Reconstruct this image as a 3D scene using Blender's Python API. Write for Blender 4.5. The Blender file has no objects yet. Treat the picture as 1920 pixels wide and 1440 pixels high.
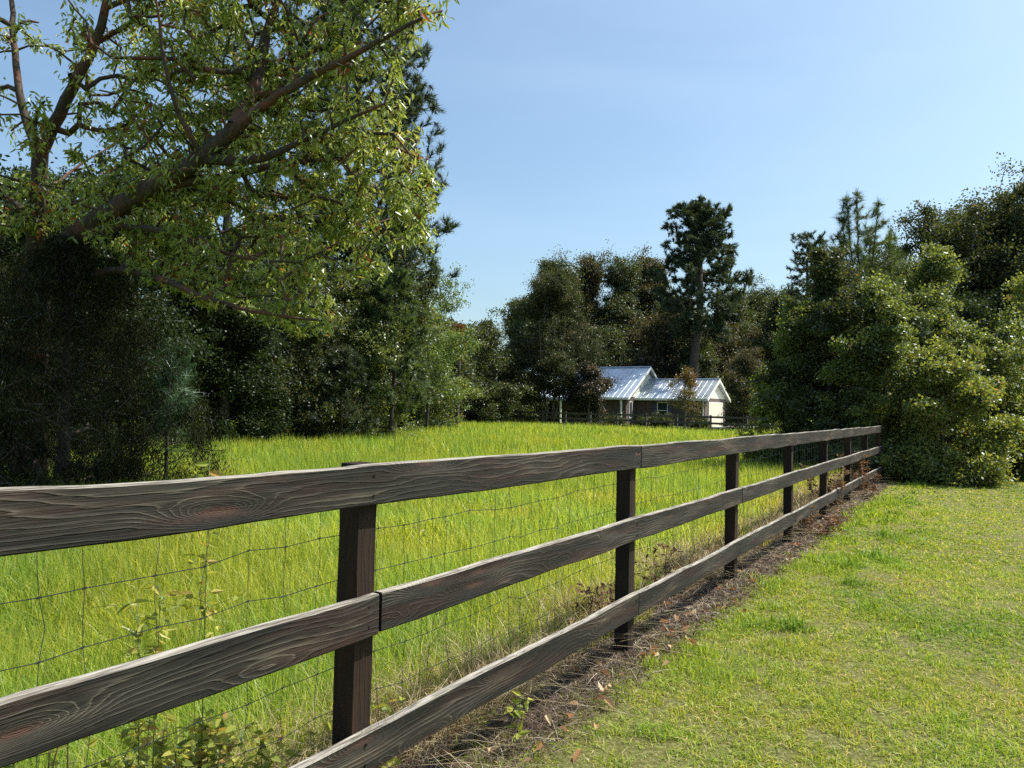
import bpy, math
import numpy as np
from mathutils import Matrix, Vector

# ------------------------------------------------------------------ camera, world, sun, exposure
S = bpy.context.scene
COL = S.collection
EYE = 1.55
F = 1400.0
PITCH, ROLL = math.radians(1.75), math.radians(1.1)
cam = bpy.data.cameras.new('camera'); camo = bpy.data.objects.new('camera', cam); COL.objects.link(camo)
cam.sensor_width = 36; cam.lens = F / 1920 * 36; cam.clip_start = .05; cam.clip_end = 3000
MC = Matrix.Translation((0, 0, EYE)) @ Matrix.Rotation(math.radians(90) + PITCH, 4, 'X') @ Matrix.Rotation(ROLL, 4, 'Z')
camo.matrix_world = MC
S.camera = camo
SUN_AZ, SUN_EL = math.radians(79), math.radians(58)
W = bpy.data.worlds.new('World'); S.world = W; W.use_nodes = True
wn = W.node_tree; bg = wn.nodes['Background']
sky = wn.nodes.new('ShaderNodeTexSky'); sky.sky_type = 'NISHITA'; sky.sun_disc = False
sky.sun_elevation = SUN_EL; sky.sun_rotation = SUN_AZ
sky.air_density = 1.0; sky.dust_density = 3.0; sky.ozone_density = 1.0; sky.altitude = 50
tint = wn.nodes.new('ShaderNodeMix'); tint.data_type = 'RGBA'; tint.blend_type = 'MULTIPLY'; tint.inputs[0].default_value = 1
wn.links.new(sky.outputs[0], tint.inputs[6]); tint.inputs[7].default_value = (.91, 1.05, 1.05, 1)
# faint high haze wisps
ctc = wn.nodes.new('ShaderNodeTexCoord'); cmp_ = wn.nodes.new('ShaderNodeMapping'); cmp_.inputs['Scale'].default_value = (1.2, 1.2, 4.5)
cno = wn.nodes.new('ShaderNodeTexNoise'); cno.inputs['Scale'].default_value = 1.6; cno.inputs['Detail'].default_value = 5; cno.inputs['Distortion'].default_value = .6
crp = wn.nodes.new('ShaderNodeMapRange'); crp.inputs[1].default_value = .42; crp.inputs[2].default_value = .8; crp.inputs[3].default_value = 0; crp.inputs[4].default_value = .09
cmx = wn.nodes.new('ShaderNodeMix'); cmx.data_type = 'RGBA'; cmx.inputs[7].default_value = (6.2, 7.4, 8.6, 1)
wn.links.new(ctc.outputs['Generated'], cmp_.inputs[0]); wn.links.new(cmp_.outputs[0], cno.inputs[0]); wn.links.new(cno.outputs[0], crp.inputs[0])
wn.links.new(crp.outputs[0], cmx.inputs[0]); wn.links.new(tint.outputs[2], cmx.inputs[6]); wn.links.new(cmx.outputs[2], bg.inputs[0]); bg.inputs[1].default_value = .12
sl = bpy.data.lights.new('sun', 'SUN'); sl.energy = 5.0; sl.angle = math.radians(.53); sl.color = (1, .94, .80)
so = bpy.data.objects.new('sun', sl); COL.objects.link(so)
sd = Vector((math.sin(SUN_AZ) * math.cos(SUN_EL), math.cos(SUN_AZ) * math.cos(SUN_EL), math.sin(SUN_EL)))
so.rotation_euler = sd.to_track_quat('Z', 'Y').to_euler(); so.location = (20, 20, 40)
S.view_settings.view_transform = 'Standard'; S.view_settings.look = 'None'
S.view_settings.exposure = 0.7; S.view_settings.gamma = 1
S.render.engine = 'CYCLES'
cy = S.cycles
cy.max_bounces = 6; cy.diffuse_bounces = 4; cy.glossy_bounces = 2; cy.transmission_bounces = 4; cy.transparent_max_bounces = 4
cy.volume_bounces = 0; cy.use_denoising = False; cy.caustics_reflective = False; cy.caustics_refractive = False
cy.sample_clamp_indirect = 6

def at(px, py, Y):
    """world point seen at photo pixel (px,py) with world depth Y"""
    d = MC.to_3x3() @ Vector(((px - 960) / F, -(py - 720) / F, -1))
    t = Y / d.y
    return np.array([d.x * t, Y, EYE + d.z * t])

AL = math.radians(31.8)
FU = np.array([math.sin(AL), math.cos(AL)]); FN = np.array([-math.cos(AL), math.sin(AL)])   # along / away (left)
FD = 1.87
def fl(t, L, z=0.0):
    p = FU * t + FN * L
    return np.array([p[0], p[1], z])

# ------------------------------------------------------------------ helpers
def rng(s): return np.random.default_rng(s)
def tag(o, label=None, cat=None, group=None, kind=None):
    if label: o['label'] = label
    if cat: o['category'] = cat
    if group: o['group'] = group
    if kind: o['kind'] = kind
    return o
def empty(name, loc=(0, 0, 0), rz=0):
    o = bpy.data.objects.new(name, None); COL.objects.link(o); o.location = loc; o.rotation_euler = (0, 0, rz)
    o.empty_display_size = .2
    return o
def mesh_np(name, V, faces, mat, parent=None, smooth=False, rnd=None, extra=None):
    """faces: list of int arrays (n,k)"""
    me = bpy.data.meshes.new(name)
    V = np.ascontiguousarray(V, np.float32)
    me.vertices.add(len(V)); me.vertices.foreach_set('co', V.ravel())
    tot = sum(f.size for f in faces); nf = sum(len(f) for f in faces)
    me.loops.add(tot); me.polygons.add(nf)
    me.loops.foreach_set('vertex_index', np.concatenate([f.ravel() for f in faces]).astype(np.int32))
    st = []; c = 0
    for f in faces:
        st.append(c + np.arange(len(f)) * f.shape[1]); c += f.size
    me.polygons.foreach_set('loop_start', np.concatenate(st).astype(np.int32))
    if smooth: me.polygons.foreach_set('use_smooth', np.ones(nf, bool))
    me.update(calc_edges=True)
    if not smooth: me.shade_flat()
    if rnd is not None:
        a = me.attributes.new('rnd', 'FLOAT', 'POINT'); a.data.foreach_set('value', np.asarray(rnd, np.float32))
    me.materials.append(mat)
    o = bpy.data.objects.new(name, me); COL.objects.link(o)
    if parent: o.parent = parent
    return o

def vnoise(x, y, s, seed=0):
    r = rng(seed).random((128, 128))
    x = np.asarray(x) / s; y = np.asarray(y) / s
    xi = np.floor(x).astype(int); yi = np.floor(y).astype(int); fx = x - xi; fy = y - yi
    fx = fx * fx * (3 - 2 * fx); fy = fy * fy * (3 - 2 * fy)
    g = lambda a, b: r[a % 128, b % 128]
    return (g(xi, yi) * (1 - fx) + g(xi + 1, yi) * fx) * (1 - fy) + (g(xi, yi + 1) * (1 - fx) + g(xi + 1, yi + 1) * fx) * fy

class MB:
    """small mesh collector for boxes / prisms"""
    def __init__(s): s.v = []; s.f = {}; s.n = 0
    def add(s, V, F_):
        V = np.asarray(V, float)
        for f in F_: s.f.setdefault(len(f), []).append([i + s.n for i in f])
        s.v.append(V); s.n += len(V); return s
    def box(s, a, b):
        x0, y0, z0 = a; x1, y1, z1 = b
        return s.add([(x0, y0, z0), (x1, y0, z0), (x1, y1, z0), (x0, y1, z0), (x0, y0, z1), (x1, y0, z1), (x1, y1, z1), (x0, y1, z1)],
                     [(0, 3, 2, 1), (4, 5, 6, 7), (0, 1, 5, 4), (1, 2, 6, 5), (2, 3, 7, 6), (3, 0, 4, 7)])
    def tube(s, pts, rad, n=6):
        pts = np.asarray(pts, float); m = len(pts)
        rad = np.full(m, rad) if np.isscalar(rad) else np.asarray(rad)
        V = []; F_ = []
        for i in range(m):
            d = pts[min(i + 1, m - 1)] - pts[max(i - 1, 0)]; d /= np.linalg.norm(d) + 1e-9
            a = np.cross(d, (0.31, .11, .94) if abs(d[2]) < .9 else (1, 0.1, 0)); a /= np.linalg.norm(a); b = np.cross(d, a)
            for k in range(n):
                t = 2 * math.pi * k / n
                V.append(pts[i] + rad[i] * (a * math.cos(t) + b * math.sin(t)))
        for i in range(m - 1):
            for k in range(n):
                F_.append((i * n + k, i * n + (k + 1) % n, (i + 1) * n + (k + 1) % n, (i + 1) * n + k))
        F_.append(tuple(range(n - 1, -1, -1))); F_.append(tuple((m - 1) * n + k for k in range(n)))
        return s.add(V, F_)
    def build(s, name, mat, parent=None, smooth=False, bevel=0):
        o = mesh_np(name, np.concatenate(s.v), [np.array(f) for f in s.f.values()], mat, parent, smooth)
        if bevel:
            m = o.modifiers.new('bevel', 'BEVEL'); m.width = bevel; m.segments = 2; m.limit_method = 'ANGLE'
        return o

# ------------------------------------------------------------------ materials
def newmat(name):
    m = bpy.data.materials.new(name); m.use_nodes = True; nt = m.node_tree
    nt.nodes.clear(); out = nt.nodes.new('ShaderNodeOutputMaterial')
    return m, nt, out
def N(nt, t, **kw):
    n = nt.nodes.new(t)
    for k, v in kw.items():
        if k.startswith('i_'): n.inputs[k[2:].replace('_', ' ')].default_value = v
        else: setattr(n, k, v)
    return n
def ramp(nt, fac, stops, interp='LINEAR'):
    r = nt.nodes.new('ShaderNodeValToRGB'); r.color_ramp.interpolation = interp
    e = r.color_ramp.elements
    while len(e) > 1: e.remove(e[-1])
    e[0].position = stops[0][0]; e[0].color = (*stops[0][1], 1)
    for p, c in stops[1:]:
        q = e.new(p); q.color = (*c, 1)
    nt.links.new(fac, r.inputs[0]); return r.outputs[0]
def leafmat(name, stops, trans=.5, gloss=.25, rough=.45, tcol=(1.25, 1.15, .45), patch=None, pscale=.6):
    m, nt, out = newmat(name); L = nt.links.new
    a = N(nt, 'ShaderNodeAttribute', attribute_name='rnd')
    c = ramp(nt, a.outputs['Fac'], stops)
    if patch:
        g = N(nt, 'ShaderNodeNewGeometry')
        nz = N(nt, 'ShaderNodeTexNoise'); nz.inputs['Scale'].default_value = pscale; nz.inputs['Detail'].default_value = 3
        L(g.outputs['Position'], nz.inputs['Vector'])
        f = ramp(nt, nz.outputs[0], [(.42, (0, 0, 0)), (.62, (1, 1, 1))])
        mx = N(nt, 'ShaderNodeMix', data_type='RGBA', blend_type='MULTIPLY')
        L(f, mx.inputs[0]); L(c, mx.inputs[6]); mx.inputs[7].default_value = (*patch, 1); c = mx.outputs[2]
    d = N(nt, 'ShaderNodeBsdfDiffuse'); L(c, d.inputs[0])
    t = N(nt, 'ShaderNodeBsdfTranslucent')
    mt = N(nt, 'ShaderNodeMix', data_type='RGBA', blend_type='MULTIPLY'); mt.inputs[0].default_value = 1
    mt.clamp_result = False
    L(c, mt.inputs[6]); mt.inputs[7].default_value = (*tcol, 1); L(mt.outputs[2], t.inputs[0])
    s1 = N(nt, 'ShaderNodeMixShader'); s1.inputs[0].default_value = trans; L(d.outputs[0], s1.inputs[1]); L(t.outputs[0], s1.inputs[2])
    gl = N(nt, 'ShaderNodeBsdfGlossy'); gl.inputs['Roughness'].default_value = rough + .2; gl.inputs[0].default_value = (.9, .95, 1, 1)
    fr = N(nt, 'ShaderNodeFresnel'); fr.inputs[0].default_value = 1.4
    mm = N(nt, 'ShaderNodeMath', operation='MULTIPLY'); L(fr.outputs[0], mm.inputs[0]); mm.inputs[1].default_value = gloss * .22
    s2 = N(nt, 'ShaderNodeMixShader'); L(mm.outputs[0], s2.inputs[0]); L(s1.outputs[0], s2.inputs[1]); L(gl.outputs[0], s2.inputs[2])
    L(s2.outputs[0], out.inputs[0]); return m
def plain(name, col, rough=.7, metal=0, noise=None, nscale=8, bump=0):
    m, nt, out = newmat(name); L = nt.links.new
    p = N(nt, 'ShaderNodeBsdfPrincipled'); p.inputs['Roughness'].default_value = rough; p.inputs['Metallic'].default_value = metal
    p.inputs['Base Color'].default_value = (*col, 1)
    if noise:
        tc = N(nt, 'ShaderNodeTexCoord'); nz = N(nt, 'ShaderNodeTexNoise'); nz.inputs['Scale'].default_value = nscale; nz.inputs['Detail'].default_value = 6
        L(tc.outputs['Object'], nz.inputs['Vector'])
        L(ramp(nt, nz.outputs[0], [(.3, col), (.7, noise)]), p.inputs['Base Color'])
        if bump:
            b = N(nt, 'ShaderNodeBump'); b.inputs['Strength'].default_value = bump; b.inputs['Distance'].default_value = .02
            L(nz.outputs[0], b.inputs['Height']); L(b.outputs[0], p.inputs['Normal'])
    L(p.outputs[0], out.inputs[0]); return m

def woodmat(name, vertical=False, dark=1.0):
    """weathered stained pine: cathedral grain bent around knots, silvered ridges, red-brown stain"""
    m, nt, out = newmat(name); L = nt.links.new
    tc = N(nt, 'ShaderNodeTexCoord'); oi = N(nt, 'ShaderNodeObjectInfo')
    off = N(nt, 'ShaderNodeVectorMath', operation='SCALE'); off.inputs[3].default_value = 37.0
    cmb = N(nt, 'ShaderNodeCombineXYZ'); L(oi.outputs['Random'], cmb.inputs[0]); L(oi.outputs['Random'], cmb.inputs[2]); L(cmb.outputs[0], off.inputs[0])
    sw = N(nt, 'ShaderNodeSeparateXYZ'); L(tc.outputs['Object'], sw.inputs[0])
    # along-grain coordinate u, across v
    cu = N(nt, 'ShaderNodeCombineXYZ')
    if vertical: L(sw.outputs[2], cu.inputs[0]); L(sw.outputs[0], cu.inputs[2]); L(sw.outputs[1], cu.inputs[1])
    else: L(sw.outputs[0], cu.inputs[0]); L(sw.outputs[2], cu.inputs[2]); L(sw.outputs[1], cu.inputs[1])
    ad = N(nt, 'ShaderNodeVectorMath', operation='ADD'); L(cu.outputs[0], ad.inputs[0]); L(off.outputs[0], ad.inputs[1])
    def mapped(sc):
        mp = N(nt, 'ShaderNodeMapping'); mp.inputs['Scale'].default_value = sc; L(ad.outputs[0], mp.inputs['Vector']); return mp.outputs[0]
    def noise(sc, scale, det=4, rough=.55):
        n = N(nt, 'ShaderNodeTexNoise'); n.inputs['Scale'].default_value = scale; n.inputs['Detail'].default_value = det; n.inputs['Roughness'].default_value = rough
        L(mapped(sc), n.inputs['Vector']); return n.outputs[0]
    def math_(op, a, b=None, c=None, clamp=False):
        n = N(nt, 'ShaderNodeMath', operation=op); n.use_clamp = clamp
        for i, x in enumerate((a, b, c)):
            if x is None: continue
            if isinstance(x, (int, float)): n.inputs[i].default_value = x
            else: L(x, n.inputs[i])
        return n.outputs[0]
    vo = N(nt, 'ShaderNodeTexVoronoi', feature='F1'); vo.inputs['Scale'].default_value = 1.0
    L(mapped((1.5, 3, 7.5) if not vertical else (1.0, 5, 5)), vo.inputs['Vector'])
    kd = vo.outputs['Distance']
    k = math_('POWER', math_('SUBTRACT', 1.0, math_('DIVIDE', kd, .42), None, True), 2.0)        # 1 at knot centre
    sx = N(nt, 'ShaderNodeSeparateXYZ'); L(ad.outputs[0], sx.inputs[0])
    lo = noise((.55, 2, 3.2), 1.6, 2)
    ph = math_('ADD', math_('MULTIPLY', lo, 4.5), math_('MULTIPLY', k, 5.5 if not vertical else 1.5))
    ph = math_('ADD', ph, math_('MULTIPLY', sx.outputs[2], 22.0))
    ph = math_('ADD', ph, math_('MULTIPLY', sx.outputs[1], 14.0))
    ph = math_('ADD', ph, math_('MULTIPLY', noise((3, 14, 40), 1.0, 3), .6))
    band = math_('FRACT', math_('MULTIPLY', ph, 2.3))
    rg = ramp(nt, band, [(0, (0, 0, 0)), (.12, (1, 1, 1)), (.28, (.35, .35, .35)), (.55, (.06, .06, .06)), (1, (0, 0, 0))])
    fib = noise((4, 60, 220), 1.0, 3, .7)
    fr_ = ramp(nt, fib, [(.35, (0, 0, 0)), (.68, (1, 1, 1))])
    h = math_('ADD', math_('MULTIPLY', rg, .75), math_('MULTIPLY', fr_, .35))
    worn = ramp(nt, noise((1.2, 5, 9), 1.0, 4), [(.44, (.07, .07, .07)), (.66, (1, 1, 1))])
    stain = ramp(nt, noise((1.4, 4, 16), 1.1, 5), [(.45, (0, 0, 0)), (.66, (1, 1, 1))])
    D = dark
    base = N(nt, 'ShaderNodeMix', data_type='RGBA')
    L(stain, base.inputs[0])
    if vertical:
        base.inputs[6].default_value = (.016, .008, .004, 1); base.inputs[7].default_value = (.034, .013, .005, 1)
        silv = (.06, .03, .014, 1)
    else:
        base.inputs[6].default_value = (.007, .0072, .0055, 1); base.inputs[7].default_value = (.03, .012, .008, 1)
        silv = (.17, .16, .13, 1)
    mx = N(nt, 'ShaderNodeMix', data_type='RGBA'); L(math_('MULTIPLY', math_('MULTIPLY', h, worn), .9, None, True), mx.inputs[0])
    L(base.outputs[2], mx.inputs[6]); mx.inputs[7].default_value = silv
    blot = ramp(nt, noise((.9, 4, 7), 1.0, 5, .65), [(.38, (.30, .33, .28)), (.62, (1.2, 1.08, 1.0))])
    mb_ = N(nt, 'ShaderNodeMix', data_type='RGBA', blend_type='MULTIPLY'); mb_.inputs[0].default_value = 1; L(mx.outputs[2], mb_.inputs[6]); L(blot, mb_.inputs[7]); mx = mb_
    # knots
    kc = ramp(nt, kd, [(.05, (1, 1, 1)), (.13, (0, 0, 0))])
    mk = N(nt, 'ShaderNodeMix', data_type='RGBA'); L(kc, mk.inputs[0]); L(mx.outputs[2], mk.inputs[6]); mk.inputs[7].default_value = (.06, .028, .02, 1)
    col = mk.outputs[2]
    # sunlight on the top edges put into the colour: upward faces turn paler
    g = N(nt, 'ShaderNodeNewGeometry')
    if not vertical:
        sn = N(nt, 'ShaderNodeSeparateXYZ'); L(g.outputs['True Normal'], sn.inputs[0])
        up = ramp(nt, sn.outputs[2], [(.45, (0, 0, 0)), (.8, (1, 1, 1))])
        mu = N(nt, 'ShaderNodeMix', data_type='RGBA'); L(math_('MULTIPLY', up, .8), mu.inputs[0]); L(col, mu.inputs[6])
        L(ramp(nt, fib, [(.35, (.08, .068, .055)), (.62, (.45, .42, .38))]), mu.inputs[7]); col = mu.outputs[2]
    p = N(nt, 'ShaderNodeBsdfPrincipled'); p.inputs['Roughness'].default_value = .8; p.inputs['Specular IOR Level'].default_value = .35
    L(col, p.inputs['Base Color'])
    crack = ramp(nt, noise((1.5, 40, 90), 1.0, 2), [(.28, (0, 0, 0)), (.34, (1, 1, 1))])
    hh = math_('ADD', h, math_('MULTIPLY', crack, .8))
    b = N(nt, 'ShaderNodeBump'); b.inputs['Strength'].default_value = .9; b.inputs['Distance'].default_value = .0035
    L(hh, b.inputs['Height']); L(b.outputs[0], p.inputs['Normal'])
    L(p.outputs[0], out.inputs[0]); return m

def barkmat(name, a, b, c=None, scale=6):
    m, nt, out = newmat(name); L = nt.links.new
    tc = N(nt, 'ShaderNodeTexCoord'); mp = N(nt, 'ShaderNodeMapping'); mp.inputs['Scale'].default_value = (1, 1, .35); L(tc.outputs['Object'], mp.inputs['Vector'])
    nz = N(nt, 'ShaderNodeTexNoise'); nz.inputs['Scale'].default_value = scale * 3; nz.inputs['Detail'].default_value = 8; nz.inputs['Roughness'].default_value = .7; L(mp.outputs[0], nz.inputs['Vector'])
    n2 = N(nt, 'ShaderNodeTexNoise'); n2.inputs['Scale'].default_value = scale * .35; n2.inputs['Detail'].default_value = 4; L(tc.outputs['Object'], n2.inputs['Vector'])
    c1 = ramp(nt, nz.outputs[0], [(.35, a), (.65, b)])
    mx = N(nt, 'ShaderNodeMix', data_type='RGBA'); L(ramp(nt, n2.outputs[0], [(.48, (0, 0, 0)), (.62, (1, 1, 1))]), mx.inputs[0]); L(c1, mx.inputs[6]); mx.inputs[7].default_value = (*(c or b), 1)
    p = N(nt, 'ShaderNodeBsdfPrincipled'); p.inputs['Roughness'].default_value = .9; L(mx.outputs[2], p.inputs['Base Color'])
    bu = N(nt, 'ShaderNodeBump'); bu.inputs['Strength'].default_value = .8; bu.inputs['Distance'].default_value = .03; L(nz.outputs[0], bu.inputs['Height']); L(bu.outputs[0], p.inputs['Normal'])
    L(p.outputs[0], out.inputs[0]); return m

M = {}
M['rail'] = woodmat('weathered_board'); M['nail'] = plain('rusty_nail', (.02, .015, .012), .6, .6); M['post'] = woodmat('brown_post', True, 1.3)
M['railfar'] = plain('far_rail_wood', (.05, .042, .036), .8, 0, (.09, .08, .07), 5)
M['bark'] = barkmat('bark', (.025, .018, .014), (.085, .058, .042), (.13, .05, .03))
M['barkdark'] = barkmat('dark_bark', (.025, .02, .017), (.07, .055, .045))
M['barkpale'] = barkmat('pale_bark', (.10, .08, .06), (.22, .18, .14))
M['wire'] = plain('galvanised_wire', (.085, .085, .075), .6, .2)
M['cherry'] = leafmat('cherry_leaf', [(0, (.11, .16, .035)), (.45, (.25, .32, .07)), (.84, (.42, .47, .12)), (.92, (.42, .38, .07)), (.975, (.40, .19, .05)), (1, (.36, .09, .03))], .52, .8, .35, (1.2, 1.12, .75))
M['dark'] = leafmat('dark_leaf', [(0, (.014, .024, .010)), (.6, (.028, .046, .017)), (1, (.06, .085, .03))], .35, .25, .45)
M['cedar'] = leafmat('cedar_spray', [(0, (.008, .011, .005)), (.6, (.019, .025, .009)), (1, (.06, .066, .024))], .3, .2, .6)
M['needle'] = leafmat('pine_needle', [(0, (.024, .038, .022)), (.6, (.05, .075, .038)), (1, (.10, .13, .065))], .35, .5, .4)
M['needlefresh'] = leafmat('fresh_pine_needle', [(0, (.05, .08, .03)), (.6, (.085, .13, .05)), (1, (.15, .20, .075))], .45, .5, .4)
M['needleblue'] = leafmat('blue_pine_needle', [(0, (.04, .09, .045)), (.6, (.09, .17, .085)), (1, (.2, .3, .16))], .4, .8, .35, (1, 1.1, .8))
M['wood_leaf'] = leafmat('woodland_leaf', [(0, (.034, .048, .02)), (.5, (.062, .084, .032)), (.88, (.10, .12, .048)), (1, (.18, .12, .06))], .45, .5, .45)
M['rusty_leaf'] = leafmat('rusty_leaf', [(0, (.04, .048, .026)), (.5, (.075, .078, .042)), (1, (.14, .10, .065))], .45, .4, .45)
M['myrtle'] = leafmat('myrtle_leaf', [(0, (.03, .042, .022)), (.6, (.06, .074, .036)), (.95, (.08, .085, .036)), (.98, (.18, .11, .12)), (1, (.26, .16, .17))], .4, .25, .4)
M['pinkish'] = leafmat('pink_flowering_leaf', [(0, (.022, .028, .018)), (.8, (.05, .05, .035)), (.86, (.20, .11, .12)), (1, (.38, .24, .26))], .4, .5, .4)
M['red_leaf'] = leafmat('red_leaf', [(0, (.05, .05, .02)), (.4, (.09, .06, .02)), (.7, (.22, .05, .02)), (1, (.32, .08, .03))], .5, .4, .4)
M['orange_leaf'] = leafmat('orange_brown_leaf', [(0, (.07, .085, .035)), (.5, (.13, .12, .055)), (.85, (.20, .12, .06)), (1, (.27, .1, .05))], .5, .4, .4)
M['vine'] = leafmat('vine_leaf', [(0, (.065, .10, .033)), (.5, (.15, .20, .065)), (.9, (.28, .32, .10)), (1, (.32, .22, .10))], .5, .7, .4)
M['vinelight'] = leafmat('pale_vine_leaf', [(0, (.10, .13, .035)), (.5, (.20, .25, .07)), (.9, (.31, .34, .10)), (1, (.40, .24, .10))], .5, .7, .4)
M['airy'] = leafmat('airy_leaf', [(0, (.09, .14, .045)), (1, (.19, .26, .09))], .55, .6, .4)
M['weed'] = leafmat('weed_leaf', [(0, (.14, .19, .04)), (.5, (.32, .37, .08)), (.85, (.5, .47, .12)), (1, (.42, .26, .09))], .5, .4, .4)
M['weedred'] = leafmat('reddish_weed_leaf', [(0, (.10, .06, .045)), (1, (.26, .14, .10))], .4, .3, .5)
M['dryleaf'] = leafmat('dry_leaf', [(0, (.25, .12, .06)), (.4, (.42, .22, .11)), (1, (.6, .5, .33))], .35, .3, .5, (1.1, .95, .7))
M['field'] = leafmat('field_grass', [(0, (.13, .24, .04)), (.5, (.28, .40, .065)), (.85, (.43, .50, .09)), (1, (.60, .55, .24))], .55, .35, .4, (1.4, 1.3, .7), (1.25, 1.0, .85), .5)
M['lawn'] = leafmat('lawn_grass', [(0, (.13, .25, .035)), (.45, (.28, .385, .05)), (.8, (.40, .46, .075)), (.88, (.54, .47, .2)), (1, (.66, .58, .36))], .45, .2, .45, (1.3, 1.2, .7), (1.1, .97, .9), 1.1)
M['lush'] = leafmat('lush_grass', [(0, (.14, .23, .04)), (1, (.34, .42, .07))], .55, .3, .4, (1.4, 1.3, .6))
M['straw'] = leafmat('dry_straw', [(0, (.16, .11, .065)), (.5, (.40, .31, .18)), (.85, (.62, .52, .34)), (1, (.34, .38, .10))], .35, .3, .5, (1.1, 1, .7))
M['brownstraw'] = leafmat('brown_dead_grass', [(0, (.03, .019, .014)), (.5, (.085, .055, .04)), (.85, (.24, .18, .13)), (1, (.60, .53, .42))], .25, .2, .6, (1.1, .95, .8))  # brown dead grass, its low tones darkened to paint in the fence shadow
M['stem'] = plain('weed_stem', (.06, .035, .02), .8, 0, (.12, .07, .04), 20)
M['stemgreen'] = plain('green_stem', (.1, .14, .04), .8)

# ------------------------------------------------------------------ ground (one sheet)
def ground():
    m, nt, out = newmat('ground'); L = nt.links.new
    g = N(nt, 'ShaderNodeNewGeometry')
    def noise(s, d=6, r=.6):
        n = N(nt, 'ShaderNodeTexNoise'); n.inputs['Scale'].default_value = s; n.inputs['Detail'].default_value = d; n.inputs['Roughness'].default_value = r
        L(g.outputs['Position'], n.inputs['Vector']); return n.outputs[0]
    def dot(v):
        n = N(nt, 'ShaderNodeVectorMath', operation='DOT_PRODUCT'); L(g.outputs['Position'], n.inputs[0]); n.inputs[1].default_value = v; return n.outputs['Value']
    Ld = dot((FN[0], FN[1], 0))
    wob = N(nt, 'ShaderNodeMath', operation='MULTIPLY_ADD'); L(noise(1.7, 4), wob.inputs[0]); wob.inputs[1].default_value = .9; L(Ld, wob.inputs[2])
    thatch = ramp(nt, noise(45, 6, .75), [(.3, (.045, .045, .02)), (.5, (.12, .125, .04)), (.68, (.28, .26, .12))])
    fieldc = ramp(nt, noise(30, 5, .7), [(.3, (.06, .10, .012)), (.7, (.16, .22, .03))])
    shaded_soil = ramp(nt, noise(60, 6, .75), [(.3, (.016, .010, .007)), (.55, (.045, .03, .021)), (.7, (.12, .085, .06))])  # strip of soil, darkened in colour to carry the shadow under the fence
    a = N(nt, 'ShaderNodeMix', data_type='RGBA')
    L(ramp(nt, wob.outputs[0], [(0, (0, 0, 0)), (1, (1, 1, 1))]), a.inputs[0])
    r1 = N(nt, 'ShaderNodeMapRange'); L(wob.outputs[0], r1.inputs[0]); r1.inputs[1].default_value = 2.1; r1.inputs[2].default_value = 2.3
    L(r1.outputs[0], a.inputs[0]); L(thatch, a.inputs[6]); L(shaded_soil, a.inputs[7])
    r2 = N(nt, 'ShaderNodeMapRange'); L(wob.outputs[0], r2.inputs[0]); r2.inputs[1].default_value = 2.8; r2.inputs[2].default_value = 3.3
    b = N(nt, 'ShaderNodeMix', data_type='RGBA'); L(r2.outputs[0], b.inputs[0]); L(a.outputs[2], b.inputs[6]); L(fieldc, b.inputs[7])
    p = N(nt, 'ShaderNodeBsdfPrincipled'); p.inputs['Roughness'].default_value = .95; p.inputs['Specular IOR Level'].default_value = .1
    L(b.outputs[2], p.inputs['Base Color'])
    bu = N(nt, 'ShaderNodeBump'); bu.inputs['Strength'].default_value = 1; bu.inputs['Distance'].default_value = .02; L(noise(50, 5, .7), bu.inputs['Height']); L(bu.outputs[0], p.inputs['Normal'])
    L(p.outputs[0], out.inputs[0])
    # grid denser near the camera
    q = np.concatenate([-np.geomspace(1200, 30, 14), np.linspace(-25, 25, 101), np.geomspace(30, 1200, 14)])
    X, Y = np.meshgrid(q, q + 5, indexing='ij')
    Z = gz(X, Y); n = len(q)
    V = np.stack([X, Y, Z], -1).reshape(-1, 3); i = np.arange(n * n).reshape(n, n)
    F_ = np.stack([i[:-1, :-1], i[1:, :-1], i[1:, 1:], i[:-1, 1:]], -1).reshape(-1, 4)
    o = mesh_np('ground', V, [F_], m, smooth=True); tag(o, 'flat ground under the pasture and the lawn', 'ground', kind='structure')
def gz(x, y):
    x = np.asarray(x, float); y = np.asarray(y, float)
    w = np.exp(-(x ** 2 + y ** 2) / 2500)
    return w * ((vnoise(x + 300, y + 300, 1.7, 5) - .5) * .05 + (vnoise(x + 300, y + 300, .7, 6) - .5) * .02)
ground()

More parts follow.
